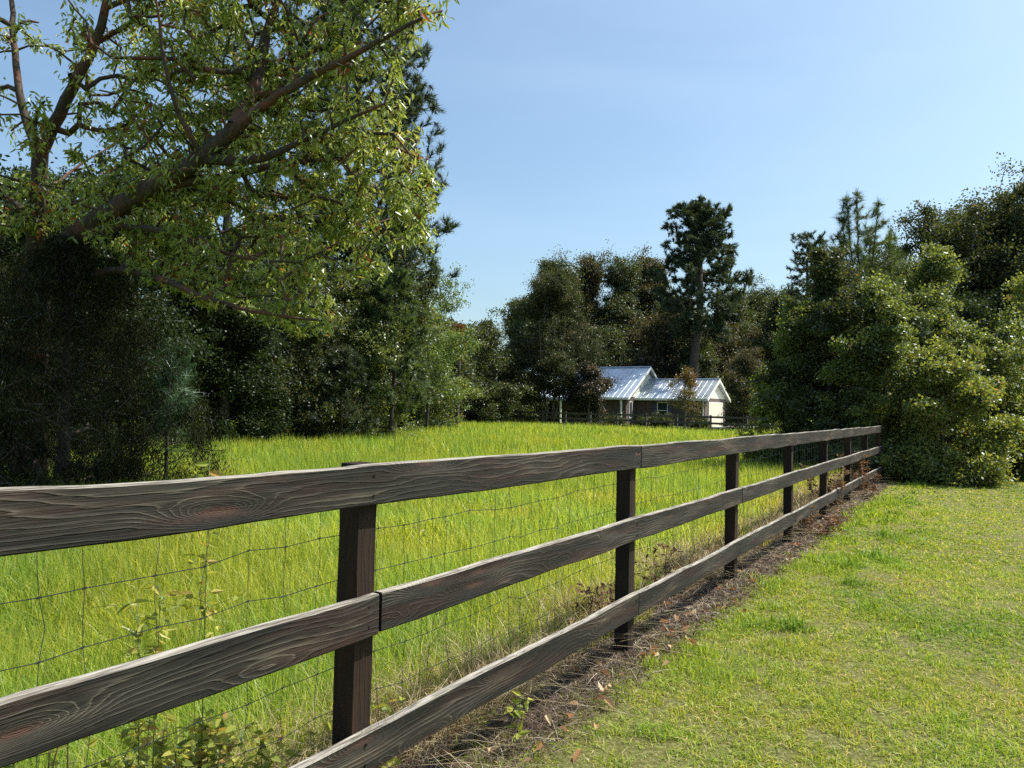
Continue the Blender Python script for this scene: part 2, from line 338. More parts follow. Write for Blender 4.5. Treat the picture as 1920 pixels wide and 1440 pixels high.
# ------------------------------------------------------------------ grass
def blades(name, P, h, w, bend, mat, seed, seg=2, rndv=None, lean=None, label='', cat='grass'):
    r = rng(seed); n = len(P)
    az = r.random(n) * 2 * math.pi; ba = r.random(n) * 2 * math.pi
    sx = np.stack([np.cos(az), np.sin(az), np.zeros(n)], 1)
    bd = np.stack([np.cos(ba), np.sin(ba), np.zeros(n)], 1)
    if lean is not None: bd = bd + lean; 
    up = np.array([0, 0, 1.0])
    h = h[:, None]; w = w[:, None]; bend = bend[:, None]
    z0 = P - up * .01
    def pt(s):
        return z0 + up * h * (s - .35 * np.minimum(bend, 1.4) * s * s) + bd * h * bend * s * s * .8
    if seg == 1:
        V = np.stack([z0 - sx * w / 2, z0 + sx * w / 2, pt(1)], 1)
        k = np.arange(n)[:, None] * 3; faces = [k + np.array([0, 1, 2])]; m = 3
    elif seg == 2:
        a = pt(.5)
        V = np.stack([z0 - sx * w / 2, z0 + sx * w / 2, a - sx * w * .42, a + sx * w * .42, pt(1)], 1)
        k = np.arange(n)[:, None] * 5; faces = [k + np.array([0, 1, 3, 2]), k + np.array([2, 3, 4])]; m = 5
    else:
        a = pt(.38); b = pt(.72)
        V = np.stack([z0 - sx * w / 2, z0 + sx * w / 2, a - sx * w * .48, a + sx * w * .48, b - sx * w * .35, b + sx * w * .35, pt(1)], 1)
        k = np.arange(n)[:, None] * 7; faces = [k + np.array([0, 1, 3, 2]), k + np.array([2, 3, 5, 4]), k + np.array([4, 5, 6])]; m = 7
    if rndv is None: rndv = r.random(n)
    o = mesh_np(name, V.reshape(-1, 3), faces, mat, rnd=np.repeat(rndv, m))
    tag(o, label, cat, kind='stuff'); return o

def polar(n, r0, r1, seed, a0=-50, a1=48):
    r = rng(seed); rr = np.sqrt(r.random(n) * (r1 * r1 - r0 * r0) + r0 * r0); a = np.radians(r.uniform(a0, a1, n))
    return rr * np.sin(a), rr * np.cos(a)
def Lat(x, y): return x * FN[0] + y * FN[1]
def Lng(x, y): return x * FU[0] + y * FU[1]
farA = np.array([-6.0, 76.0]); farB = np.array([16.5, 48.5])
def inside_field(x, y):
    return (x - farA[0]) * (farB[1] - farA[1]) - (y - farA[1]) * (farB[0] - farA[0]) > 0

field_V = []
def field():
    X = []; Hh = []; Ww = []
    for r0, r1, den, w, hs in ((1.5, 4.5, 3400, .0045, 1), (4.5, 7.5, 2500, .0055, 1), (7.5, 12, 1200, .009, 1), (12, 20, 480, .016, 1), (20, 36, 170, .03, 1), (36, 82, 55, .06, 1)):
        area = .5 * math.radians(98) * (r1 * r1 - r0 * r0)
        x, y = polar(int(area * den), r0, r1, int(r0 * 10), -50, 48)
        L = Lat(x, y); keep = (L > 1.98 + .35 * vnoise(x + 50, y + 50, .5, 9)) & inside_field(x, y)
        x, y = x[keep], y[keep]; n = len(x); r = rng(int(r0 * 7) + 1)
        L = Lat(x, y)
        h = (.26 + .2 * vnoise(x + 99, y + 99, .9, 3)) * r.uniform(.55, 1.25, n)
        h *= np.clip((L - 1.7) / .9, .45, 1) * np.clip(.85 + y / 60, .8, 1.2)
        X.append(np.stack([x, y, gz(x, y)], 1)); Hh.append(h); Ww.append(np.full(n, w) * r.uniform(.7, 1.3, n))
    nr = 3
    def emit(idx, seg, nm, lab, seed):
        P = np.concatenate([X[i] for i in idx]); h = np.concatenate([Hh[i] for i in idx]); w = np.concatenate([Ww[i] for i in idx])
        r = rng(seed); L = Lat(P[:, 0], P[:, 1])
        rv = np.clip(r.random(len(P)) * .72 + .3 * (vnoise(P[:, 0] + 70, P[:, 1] + 70, 2.2, 12) - .4) + .25 * np.exp(-((L - 2.2) / .5) ** 2), 0, 1)
        rv = np.where(r.random(len(P)) < .035, 1.0, rv)
        return blades(nm, P, h, w, r.gamma(2.2, .22, len(P)), M['field'], seed, seg, rv, np.array([-.25, -.1, 0]), lab)
    emit([0, 1, 2], 3, 'pasture_grass', 'tall bright green pasture grass just beyond the wooden fence', 31)
    emit([3, 4, 5], 1, 'distant_pasture_grass', 'sunlit yellow green pasture grass stretching to the house', 32)
field()

def lawn():
    P = []; H = []; Wd = []; R = []
    for r0, r1, den, w in ((1.3, 3.2, 11000, .0042), (3.2, 5.5, 7200, .006), (5.5, 9, 3600, .009), (9, 15, 1300, .016), (15, 30, 360, .032)):
        a0, a1 = -30, 50
        area = .5 * math.radians(a1 - a0) * (r1 * r1 - r0 * r0)
        x, y = polar(int(area * den), r0, r1, int(r0 * 100) + 7, a0, a1)
        L = Lat(x, y); r = rng(int(r0 * 13) + 5); n = len(x)
        e = L - .42 + .6 * (vnoise(x + 60, y + 60, .35, 21) - .5) + .3 * (vnoise(x + 60, y + 60, 1.3, 22) - .5)
        patch = vnoise(x + 80, y + 80, .13, 23) * .45 + vnoise(x + 80, y + 80, .5, 24) * .2 + vnoise(x + 33, y + 33, .045, 26) * .35
        p = np.clip(1 - (e - 1.28) / .3, .0, 1) * np.clip((patch - .26) / .2, .1, 1)
        k = r.random(n) < p
        x, y, L, patch = x[k], y[k], L[k], patch[k]; n = len(x)
        tuft = np.clip((vnoise(x + 40, y + 40, .28, 25) - .62) * 5, 0, 1) * np.exp(-((L - 1.0) / .35) ** 2)
        h = r.uniform(.02, .06, n) * (.35 + 1.3 * patch) * (1 + 2.1 * tuft)
        rv = np.clip(r.random(n) ** 1.0 * .8 + (.62 - patch) * .5 + .1 - tuft * .5 - .35 * np.clip((vnoise(x + 20, y + 20, 1.1, 27) - .66) * 6, 0, 1), 0, 1)
        P.append(np.stack([x, y, gz(x, y)], 1)); H.append(h); Wd.append(np.full(n, w) * r.uniform(.7, 1.3, n)); R.append(rv)
    P1 = np.concatenate(P); h = np.concatenate(H); w = np.concatenate(Wd); rv = np.concatenate(R); r = rng(77)
    blades('lawn_grass', P1, h, w, r.gamma(2.5, .4, len(P1)), M['lawn'], 78, 2, rv, None, 'short mown yellow green lawn right of the fence')
lawn()

def lush_tufts():
    """taller green tufts along the edge of the lawn"""
    r = rng(91); C = []
    for i in range(900):
        t = r.uniform(1.2, 17); L = 1.42 + r.normal(0, .15) - (.35 * r.random() if r.random() < .4 else 0)
        if vnoise(t + 10, L * 1.5, .6, 33) < .48 + .2 * r.random(): continue
        C.append((t, L, r.uniform(.02, .09), r.uniform(.04, .12)))
    P = []; H = []
    for t, L, s, hh in C:
        n = r.integers(8, 45); a = FU[None] * (t + r.normal(0, s, n)[:, None]) + FN[None] * (L + r.normal(0, s * .7, n)[:, None])
        P.append(np.stack([a[:, 0], a[:, 1], gz(a[:, 0], a[:, 1])], 1)); H.append(hh * r.uniform(.5, 1.1, n))
    P = np.concatenate(P); H = np.concatenate(H)
    d = np.linalg.norm(P[:, :2], axis=1)
    blades('lush_grass_tufts', P, H, np.clip(.0011 * d, .0035, .012), r.gamma(2.2, .22, len(P)), M['lush'], 92, 3, None, None, 'taller lush green grass tufts edging the dead strip')
lush_tufts()

def straw():
    r = rng(101)
    # matted brown dead grass under the fence
    n = 60000; t = .4 + 18 * r.random(n) ** 1.5; L = r.normal(1.86, .14, n)
    k = (L > 1.56) & (L < 2.25) & (r.random(n) < .25 + .75 * vnoise(t + 5, L + 5, .18, 35)); t, L = t[k], L[k]
    a = FU[None] * t[:, None] + FN[None] * L[:, None]; P = np.stack([a[:, 0], a[:, 1], gz(a[:, 0], a[:, 1])], 1); n = len(P)
    d = np.linalg.norm(a, axis=1)
    blades('dead_grass_mat', P, r.uniform(.04, .12, n), np.clip(.0011 * d, .0028, .014), r.gamma(4, .5, n), M['brownstraw'], 102, 3, None, None, 'matted brown dead grass in a strip under the fence')
    # tangled straw and pale stalks on the pasture side
    n = 34000; t = .8 + 17 * r.random(n) ** 1.4; L = 2.05 + np.abs(r.normal(0, .34, n))
    k = r.random(n) < np.clip(vnoise(t + 9, L, .5, 36) * 1.5 - .1, .1, 1) * np.where(t < 1.2, .3, 1); t, L = t[k], L[k]
    a = FU[None] * t[:, None] + FN[None] * L[:, None]; P = np.stack([a[:, 0], a[:, 1], gz(a[:, 0], a[:, 1])], 1); n = len(P)
    d = np.linalg.norm(a, axis=1)
    blades('tangled_straw', P, r.uniform(.12, .42, n), np.clip(.0010 * d, .003, .012), r.gamma(3, .4, n), M['straw'], 103, 3, None, None, 'tangled pale straw and dry stalks along the pasture side of the fence')
straw()

# ------------------------------------------------------------------ wooden fence
def board(length, z0, z1, th, seed, droop=0.0):
    """board along local X from 0..length, faces at y=0 (near) and y=th (far), worn edges"""
    r = rng(seed); ns = max(8, int(length / .06)); xs = np.linspace(0, length, ns + 1)
    wob = lambda s, a: (vnoise(xs + seed * 3.7, np.zeros_like(xs) + s, .5, seed + s) - .5) * a + (vnoise(xs + seed, np.zeros_like(xs) + s, .12, seed + s + 9) - .5) * a * .35
    top = z1 + wob(1, .012); bot = z0 + wob(2, .010); yo = wob(3, .008)
    c = .005
    prof = lambda i: [(0 + yo[i], bot[i] + c), (0 + yo[i], top[i] - c), (c + yo[i], top[i]), (th - c + yo[i], top[i]), (th + yo[i], top[i] - c), (th + yo[i], bot[i] + c), (th - c + yo[i], bot[i]), (c + yo[i], bot[i])]
    V = []; F_ = []
    for i in range(ns + 1):
        for (y, z) in prof(i): V.append((xs[i], y, z))
    for i in range(ns):
        for k in range(8):
            F_.append((i * 8 + k, i * 8 + (k + 1) % 8, (i + 1) * 8 + (k + 1) % 8, (i + 1) * 8 + k))
    F_.append(tuple(range(7, -1, -1))); F_.append(tuple(ns * 8 + k for k in range(8)))
    V = np.array(V); V[:, 2] += 0
    return MB().add(V, F_)

def wood_fence():
    # root at post line; local X along fence, local Y away from the camera side
    R = empty('wooden_fence', (FN[0] * FD, FN[1] * FD, 0), math.pi / 2 - AL)
    tag(R, 'weathered three rail wooden fence with wire mesh between pasture and lawn', 'fence')
    t1, sp = 1.985, 2.42
    posts = [t1 + sp * i for i in range(-1, 8)]
    tops = {0: 1.34, 1: 1.318, 2: 1.29, 3: 1.265}
    PW = .094
    for i, t in enumerate(posts):
        r = rng(200 + i); b = MB(); zt = tops.get(i - 1, 1.26)
        rings = np.linspace(-.12, zt, 14); V = []; F_ = []
        sk = r.uniform(-.012, .012, 2)
        for z in rings:
            w = PW / 2 + (r.random() - .5) * .002
            dx, dy = sk * (z - .6)
            for (sx, sy) in ((-1, -1), (1, -1), (1, 1), (-1, 1)): V.append((sx * w + dx, sy * w + dy, z))
        for k in range(13):
            for q in range(4): F_.append((k * 4 + q, k * 4 + (q + 1) % 4, k * 4 + 4 + (q + 1) % 4, k * 4 + 4 + q))
        F_.append((3, 2, 1, 0)); F_.append((52, 53, 54, 55))
        b.add(V, F_); o = b.build('post', M['post'], R, bevel=.004); o.location = (t, 0, 0)
    TH = .038
    y0 = -PW / 2 - TH - .002
    rise = lambda i: .03 if i == 0 else 0.0
    rows = {'top': (1.175, 1.318), 'mid': (.72, .862), 'low': (.255, .397)}
    def drop(t): return -.0 * t if t < 6 else -(t - 6) * .003
    def rails(zr, joints, seed, near=.03, mid=.0):
        lift = {round(joints[0], 2): near, round(joints[1], 2): mid}
        for i in range(len(joints) - 1):
            a, b_ = joints[i] + .004, joints[i + 1] - .004
            mb = board(b_ - a, zr[0], zr[1], TH, seed + i)
            o = mb.build('rail', M['rail'], R); za = drop(a) + lift.get(round(joints[i], 2), 0); zb = drop(b_) + lift.get(round(joints[i + 1], 2), 0)
            o.location = (a, y0, za)
            o.rotation_euler = (0, -(zb - za) / (b_ - a), 0)
            for pt_ in posts:
                for q in (-.02, .018):
                    if a - .01 < pt_ + q < b_ + .01:
                        for zz in (.035, .105):
                            nb_ = MB().tube([(pt_ + q - a, -.0035, zr[0] + zz), (pt_ + q - a, .004, zr[0] + zz)], .0045, 8); nb_.build('nail', M['nail'], o)
                        break
    odd = [posts[0] - sp + PW * .3, posts[2] + PW * .3, posts[4] + PW * .25, posts[6] + PW * .2, posts[8] + .05]
    even = [posts[0] - sp * .9, posts[1] + PW * .36, posts[3] + PW * .3, posts[5] + .03, posts[7] + .03, posts[8] + .05]
    rails(rows['top'], odd, 310, .055, .004); rails(rows['mid'], even, 330, .024, .024); rails(rows['low'], odd, 350, .04, .004)
    # nails
    # woven wire on the far side of the posts
    b = MB(); r = rng(400); yw = PW / 2 + .004; x0, x1 = posts[0] - 2.2, posts[-1]
    hs = [.08, .2, .33, .47, .62, .77, .925, 1.08, 1.23]
    nx = int((x1 - x0) / .155); xs = x0 + np.arange(nx) * .155
    dev = r.normal(0, .011, (len(hs), nx)); xd = np.cumsum(r.normal(0, .0085, (len(hs), nx)), axis=0)
    for i, hz in enumerate(hs):
        sag = -.012 * np.sin(np.pi * ((xs - posts[0]) / sp % 1))
        pts = np.stack([xs + xd[i], np.full(nx, yw) + r.normal(0, .002, nx), hz + sag + dev[i] * .5 + [drop(q) for q in xs]], 1)
        b.tube(pts, .0013, 4)
        if i == 0: grid = []
        grid.append(pts)
    for k in range(nx):
        pts = [grid[0][k]]
        for i in range(1, len(hs)):
            m = (grid[i - 1][k] + grid[i][k]) / 2 + r.normal(0, .006, 3) * (1, .5, .3)
            pts += [m, grid[i][k]]
        b.tube(pts, .0011, 4)
        if xs[k] < 9:
            for i in range(1, len(hs)):
                p = grid[i][k]; b.tube([p + (-.006, .001, -.001), p + (.006, .001, .001)], .0028, 4)
    b.build('wire_mesh', M['wire'], R)
wood_fence()

# ------------------------------------------------------------------ trees
def grow(chains, targets, seg, seed, sagk=.12, jit=.06):
    """chains: list of (pts, parent_ref|None); returns nodes,parents,target node ids"""
    r = rng(seed); P = []; par = []; tap = []
    for ci, pts in enumerate(chains):
        pts = np.asarray(pts, float)
        if P:
            A = np.array(P); j = int(np.argmin(np.linalg.norm(A - pts[0], axis=1)))
        else: j = -1
        dense = []
        for a, b in zip(pts[:-1], pts[1:]):
            k = max(1, int(np.linalg.norm(b - a) / seg)); dense += [a + (b - a) * s / k for s in range(k)]
        dense.append(pts[-1])
        # smooth
        D = np.array(dense)
        for _ in range(3):
            if len(D) > 4: D[1:-1] = D[1:-1] * .5 + (D[:-2] + D[2:]) * .25
        D[1:-1] += r.normal(0, seg * .04, D[1:-1].shape)
        for q, p in enumerate(D):
            tap.append(1.0 if ci == 0 else 1 - .86 * q / len(D)); P.append(p); par.append(j if q == 0 else len(P) - 2)
    nb = len(P)
    A = np.zeros((nb + len(targets) * 40, 3)); A[:nb] = P; n = nb
    base = A[:nb]
    dmin = np.array([np.min(np.linalg.norm(base - t, axis=1)) for t in targets])
    tid = []
    for ti in np.argsort(dmin):
        t = targets[ti]
        d = np.linalg.norm(A[:n] - t, axis=1) + np.maximum(0, A[:n, 2] - t[2]) * .5
        j = int(np.argmin(d)); dd = np.linalg.norm(A[j] - t)
        if dd < .01: continue
        k = min(30, max(1, int(dd / seg))); a = A[j].copy()
        s = np.arange(1, k + 1) / k
        path = a + (t - a) * s[:, None]
        path[:, 2] += np.sin(np.pi * s) * dd * sagk
        path[:-1] += r.normal(0, seg * jit * 3, (k, 3))[:-1]
        for q in range(k):
            if n >= len(A): break
            A[n] = path[q]; par.append(j if q == 0 else n - 1); n += 1
        tid.append((ti, n - 1))
    TAPER[0] = (np.array(tap), [len(t_) for t_ in ()])
    return A[:n], np.array(par), tid
TAPER = [None]
def tubes(P, par, r0, twig, power=.5, sides=5):
    n = len(P); cnt = np.zeros(n); ch = np.zeros(n, int)
    for i in range(1, n):
        if par[i] >= 0: ch[par[i]] += 1
    cnt[ch == 0] = 1
    for i in range(n - 1, 0, -1):
        if par[i] >= 0: cnt[par[i]] += cnt[i]
    rad = (cnt / cnt.max()) ** power * r0
    tp = TAPER[0][0]; start = {}
    for i in range(1, len(tp)):
        if tp[i] == 1.0: continue
        rad[i] = min(rad[i], rad[par[i]] * (tp[i] / tp[par[i]] if tp[par[i]] < 1 and par[i] == i - 1 else .98))
    for i in range(len(tp), n): rad[i] = min(rad[i], rad[par[i]] * .95)
    rad = np.maximum(rad, twig)
    i = np.array([k for k in range(1, n) if par[k] >= 0]); j = par[i]
    a, b = P[j], P[i]; ra = np.minimum(rad[j], rad[i] * 1.35); rb = rad[i]
    d = b - a; d /= np.linalg.norm(d, axis=1)[:, None] + 1e-9
    ref = np.where(np.abs(d[:, 2:3]) > .8, np.array([[1.0, 0, 0]]), np.array([[0, 0, 1.0]]))
    u = np.cross(d, ref); u /= np.linalg.norm(u, axis=1)[:, None]; v = np.cross(d, u)
    th = np.arange(sides) * 2 * math.pi / sides
    o = u[:, None] * np.cos(th)[None, :, None] + v[:, None] * np.sin(th)[None, :, None]
    b2 = b + d * (rb * .35)[:, None]
    V = np.concatenate([a[:, None] + o * ra[:, None, None], b2[:, None] + o * rb[:, None, None]], 1)
    k = np.arange(len(i))[:, None] * 2 * sides
    q = np.array([[s, (s + 1) % sides, sides + (s + 1) % sides, sides + s] for s in range(sides)])
    F_ = (k[:, :, None] + q[None]).reshape(-1, 4)
    return V.reshape(-1, 3), F_, rad

def norm(v): return v / (np.linalg.norm(v, axis=-1, keepdims=True) + 1e-9)
def leaves(C, length, width, seed, mode='random', shape=6, fold=.18, down=.6, out=None, curl=0.12):
    """C (n,3) leaf bases. returns V, faces"""
    r = rng(seed); n = len(C)
    a = r.normal(0, 1, (n, 3))
    if mode == 'droop': a = norm(a * (1, 1, .5)) * .75 + np.array([0, 0, -1]) * down * r.uniform(.4, 1.4, (n, 1))
    elif mode == 'up': a = norm(a * (1, 1, .5)) * .6 + np.array([0, 0, 1]) * .7
    elif mode == 'flat': a = a * (1, 1, .35)
    if out is not None: a = norm(a) + out
    a = norm(a)
    s = norm(np.cross(a, norm(r.normal(0, 1, (n, 3)) + np.array([0, 0, .9 if mode != 'random' else .3]))))
    nn = np.cross(s, a)
    l = (length * r.uniform(.65, 1.2, n))[:, None]; w = (width * r.uniform(.75, 1.2, n))[:, None]
    if shape == 6:
        b = C; t = C + a * l - nn * l * curl
        r1 = C + a * l * .3 + s * w * .46 + nn * w * fold; r2 = C + a * l * .68 + s * w * .34 + nn * (w * fold * .6 - l * curl * .4)
        l1 = C + a * l * .3 - s * w * .46 + nn * w * fold; l2 = C + a * l * .68 - s * w * .34 + nn * (w * fold * .6 - l * curl * .4)
        V = np.stack([b, r1, r2, t, l2, l1], 1); k = np.arange(n)[:, None] * 6
        return V.reshape(-1, 3), [k + np.array([0, 1, 2, 3]), k + np.array([0, 3, 4, 5])], 6
    if shape == 4:
        V = np.stack([C, C + a * l * .45 + s * w * .5, C + a * l, C + a * l * .45 - s * w * .5], 1); k = np.arange(n)[:, None] * 4
        return V.reshape(-1, 3), [k + np.array([0, 1, 2, 3])], 4
    V = np.stack([C - s * w * .5, C + s * w * .5, C + a * l], 1); k = np.arange(n)[:, None] * 3
    return V.reshape(-1, 3), [k + np.array([0, 1, 2])], 3

def in_blobs(blobs, n, seed, shell=.5, gap=0, gscale=.8):
    """sample n points in union of ellipsoids, biased outward by shell (0 uniform..1 surface)"""
    r = rng(seed); B = np.array(blobs, float); vol = (B[:, 3] * B[:, 4] * B[:, 5]) ** .8
    k = r.choice(len(B), int(n * 2.5), p=vol / vol.sum()); d = norm(r.normal(0, 1, (len(k), 3)))
    rr = r.random(len(k)) ** (1 / 3) * (1 - shell) + shell * (1 - r.random(len(k)) ** 2 * .35)
    P = B[k, :3] + d * B[k, 3:] * rr[:, None]
    if gap:
        q = vnoise(P[:, 0] * 1.0 + P[:, 2] * .7 + 50, P[:, 1] + P[:, 2] * .9 + 50, gscale, seed + 5)
        P = P[q > gap]
    P = P[P[:, 2] > .05]
    return P[:n]
def auto_blobs(h, r, z0, n, seed, narrow=.5, lump=.42):
    g = rng(seed); out = []
    for i in range(n):
        s = (i + .5) / n; z = z0 + (h - z0) * s
        # ovoid profile
        pr = math.sin(math.pi * min(1, (s * .86 + .14)) ** (1 / (narrow + .6))) ** .7
        rr = r * max(.18, pr); a = g.random() * 2 * math.pi + i * 2.4; b = r * g.uniform(lump * .7, lump * 1.2)
        off = max(0, rr - b * .9)
        out.append((off * math.cos(a), off * math.sin(a), min(z, h - b * .7), b, b, b * g.uniform(.65, .9)))
    out.append((0, 0, z0 + (h - z0) * .45, r * .5, r * .5, (h - z0) * .42))
    return out

def tree(name, label, cat, base, chains, targets, per, sig, leaf, mats, seed, r0=.2, twig=.006, seg=.3, group=None, sides=5,
         mode='random', shape=6, power=.5, down=.6, bark='bark', sagk=.12, flat=.6, crown='crown', rz=0, trunkname='trunk'):
    root = empty(name, (base[0], base[1], 0), rz); tag(root, label, cat, group)
    P, par, tid = grow(chains, targets, seg, seed, sagk)
    V, F_, rad = tubes(P, par, r0, twig, power, sides)
    mesh_np(trunkname, V, [F_], M[bark], root, smooth=True)
    r = rng(seed + 1); T = np.array([P[n_] for _, n_ in tid]); pn = np.array([P[par[n_]] if par[n_] >= 0 else P[n_] for _, n_ in tid])
    wt = r.gamma(2.0, 1, len(T)); k = r.choice(len(T), per * len(T), p=wt / wt.sum()); s = r.random(len(k))[:, None]
    sg = sig * r.uniform(.45, 1.35, len(T))[k][:, None]
    C = T[k] * (1 - s * .6) + pn[k] * s * .6 + r.normal(0, 1, (len(k), 3)) * sg * (1, 1, flat)
    C = C[C[:, 2] > .03]; k = k[:len(C)]
    V, F2, m = leaves(C, leaf[0], leaf[1], seed + 2, mode, shape, down=down)
    tr = r.random(len(T))
    rv = np.clip(r.random(len(C)) * .8 + tr[k] * .35 - .07, 0, 1)
    mesh_np(crown, V, F2, M[mats], root, rnd=np.repeat(rv, m))
    return root

def needles(C, D, per, length, width, seed, spread=.9):
    """tufts at C pointing along D"""
    r = rng(seed); n = len(C); k = np.repeat(np.arange(n), per)
    d = norm(D[k] * (1.0) + r.normal(0, spread * .55, (len(k), 3)))
    s = norm(np.cross(d, r.normal(0, 1, (len(k), 3)))); c = C[k] - D[k] * (r.random((len(k), 1)) * length * .9) + r.normal(0, length * .03, (len(k), 3))
    l = (length * r.uniform(.7, 1.15, len(k)))[:, None]
    V = np.stack([c - s * width / 2, c + s * width / 2, c + d * l], 1); q = np.arange(len(k))[:, None] * 3
    return V.reshape(-1, 3), [q + np.array([0, 1, 2])], k
def pine(name, label, base, h, r, seed, z0=2, n_t=300, per=40, length=.2, width=.006, mat='needle', r0=.2, group=None, blobs=None,
         upturn=.45, bark='barkdark', cat='pine tree', lean=(0, 0), seg=.35, twig=.008, whorl=True, top=.25):
    root = empty(name, (base[0], base[1], 0)); tag(root, label, cat, group); g = rng(seed)
    ns = 7; tr = [(lean[0] * (i / ns) ** 1.5 + g.normal(0, .01 * h), lean[1] * (i / ns) ** 1.5 + g.normal(0, .01 * h), h * i / ns) for i in range(ns)] + [(lean[0], lean[1], h * .985)]
    tr[0] = (0, 0, -.1)
    if blobs is None:
        # whorled limbs
        T = []
        for i in range(n_t):
            s = g.random() ** .85; z = z0 + (h - z0) * s
            if whorl: z = round(z / (h * .045)) * h * .045 + g.normal(0, h * .008)
            R = r * (top + (1 - top) * (1 - s) ** .75) * g.uniform(.25, 1) ** .6; a = g.random() * 2 * math.pi
            if whorl: a = round(a / .9 + z * 3) * .9 + g.normal(0, .22)
            T.append((R * math.cos(a) + lean[0] * s, R * math.sin(a) + lean[1] * s, min(h, z + R * .28)))
        T = np.array(T)
    else: T = in_blobs(blobs, n_t, seed, .45)
    T = np.concatenate([T, [(lean[0] + .01, lean[1], h)]])
    P, par, tid = grow([tr], T, seg, seed, -.05)
    V, F_, rad = tubes(P, par, r0, twig, .5)
    mesh_np('trunk', V, [F_], M[bark], root, smooth=True)
    ids = np.array([n_ for _, n_ in tid]); Tn = P[ids]; pn = P[np.maximum(par[ids], 0)]
    D = norm(norm(Tn - pn) + np.array([0, 0, upturn]))
    # extra tufts back along the twigs
    C = np.concatenate([Tn, Tn * .5 + pn * .5 + g.normal(0, length * .4, Tn.shape), pn + g.normal(0, length * .5, Tn.shape)]); DD = np.concatenate([D, norm(D + g.normal(0, .5, D.shape)), norm(D + g.normal(0, .6, D.shape))])
    k_ = C[:, 2] > .2; C, DD = C[k_], DD[k_]
    V, F2, k = needles(C, DD, per, length, width, seed + 3)
    rv = np.clip(g.random(len(k)) * .7 + g.random(len(C))[k] * .35, 0, 1)
    mesh_np('crown', V, F2, M[mat], root, rnd=np.repeat(rv, 3))
    return root

def xy(px, Y):
    p = at(px, 760, Y); return p[0], p[1]
def hgt(px, py, Y): return at(px, py, Y)[2]

# --- foreground cherry
def cherry():
    B = at(62, 915, 12.6); base = np.array([B[0], B[1], 0])
    def ch(l): return [at(x, y, Y) - base for x, y, Y in l]
    trunk = [np.array([0, 0, -.1])] + ch([(55, 800, 12.6), (62, 600, 12.55), (66, 450, 12.5), (75, 290, 12.4)])
    C = [trunk,
         ch([(75, 290, 12.4), (45, 225, 12.5), (28, 120, 12.6), (22, 0, 12.8), (10, -180, 13)]),
         ch([(75, 290, 12.4), (110, 215, 12.2), (150, 140, 12.0), (195, 50, 11.8), (215, -80, 11.6), (250, -260, 11.4)]),
         ch([(66, 520, 12.5), (130, 452, 12.2), (210, 395, 11.8), (300, 345, 11.4), (382, 298, 11.0), (440, 240, 10.8), (550, 160, 10.5), (680, 95, 10.2), (790, 35, 10.0)]),
         ch([(300, 345, 11.4), (420, 335, 11.2), (520, 305, 11.1), (640, 300, 11.0)]),
         ch([(382, 298, 11.0), (470, 308, 10.8), (545, 275, 10.6), (650, 225, 10.4), (720, 195, 10.3)]),
         ch([(382, 298, 11.0), (345, 250, 10.7), (322, 180, 10.5), (300, 80, 10.3), (290, -60, 10.1)]),
         ch([(440, 240, 10.8), (480, 160, 11.2), (500, 60, 11.5), (540, -60, 11.7)]),
         ch([(110, 470, 12.3), (190, 428, 11.8), (290, 425, 11.3), (380, 460, 10.9), (470, 490, 10.6), (560, 492, 10.4)]),
         ch([(100, 540, 12.4), (230, 500, 11.8), (310, 525, 11.2), (390, 562, 10.8), (500, 590, 10.5), (590, 600, 10.4)]),
         ch([(75, 420, 12.5), (30, 380, 12.9), (-60, 330, 13.2)]), ch([(66, 380, 12.5), (120, 330, 13.6), (260, 240, 14.6), (420, 150, 15.2)])]
    poly = np.array([(-250, -320), (900, -320), (838, 20), (765, 70), (745, 130), (762, 190), (778, 240), (790, 300), (850, 360), (800, 390), (790, 420), (838, 430), (760, 450), (735, 500), (670, 530), (640, 600), (590, 625), (500, 600), (420, 575), (330, 540), (250, 500), (180, 450), (60, 430), (-250, 420)], float)
    r = rng(5)
    def inpoly(x, y):
        c = np.zeros(len(x), bool); j = len(poly) - 1
        for i in range(len(poly)):
            xi, yi = poly[i]; xj, yj = poly[j]
            c ^= ((yi > y) != (yj > y)) & (x < (xj - xi) * (y - yi) / (yj - yi + 1e-9) + xi); j = i
        return c
    x = r.uniform(-250, 900, 7200); y = r.uniform(-320, 630, 7200)
    k = inpoly(x, y); x, y = x[k], y[k]
    dens = np.where((x < 230) & (y < 330), .28, 1.0) * np.where(y < -60, .5, 1) * np.where((x < 120), .8, 1)
    dens *= np.where(vnoise(x + 900, y + 900, 70, 41) < .3, .45, 1)
    k = r.random(len(x)) < dens; x, y = x[k], y[k]
    Y = 11.95 + r.normal(0, .65, len(x)) - (x - 300) / 900 * 1.6; Y = np.maximum(Y, 10.6 - (x - 300) / 900 * .6)
    keep = slice(0, 1900)
    T = np.array([at(a, b, c) - base for a, b, c in zip(x[keep], y[keep], np.clip(Y, 8.8, 14.5)[keep])])
    tree('cherry_tree', 'large spreading cherry tree with red brown limbs overhanging the pasture', 'tree', base, C, T, 26, .085, (.13, .043), 'cherry', 7,
         r0=.25, twig=.005, seg=.22, sides=7, mode='droop', shape=6, down=.7, power=.43, sagk=.08, flat=1.0)
    # bare dead twigs below the crown belong to the same tree
    return base
cherry()

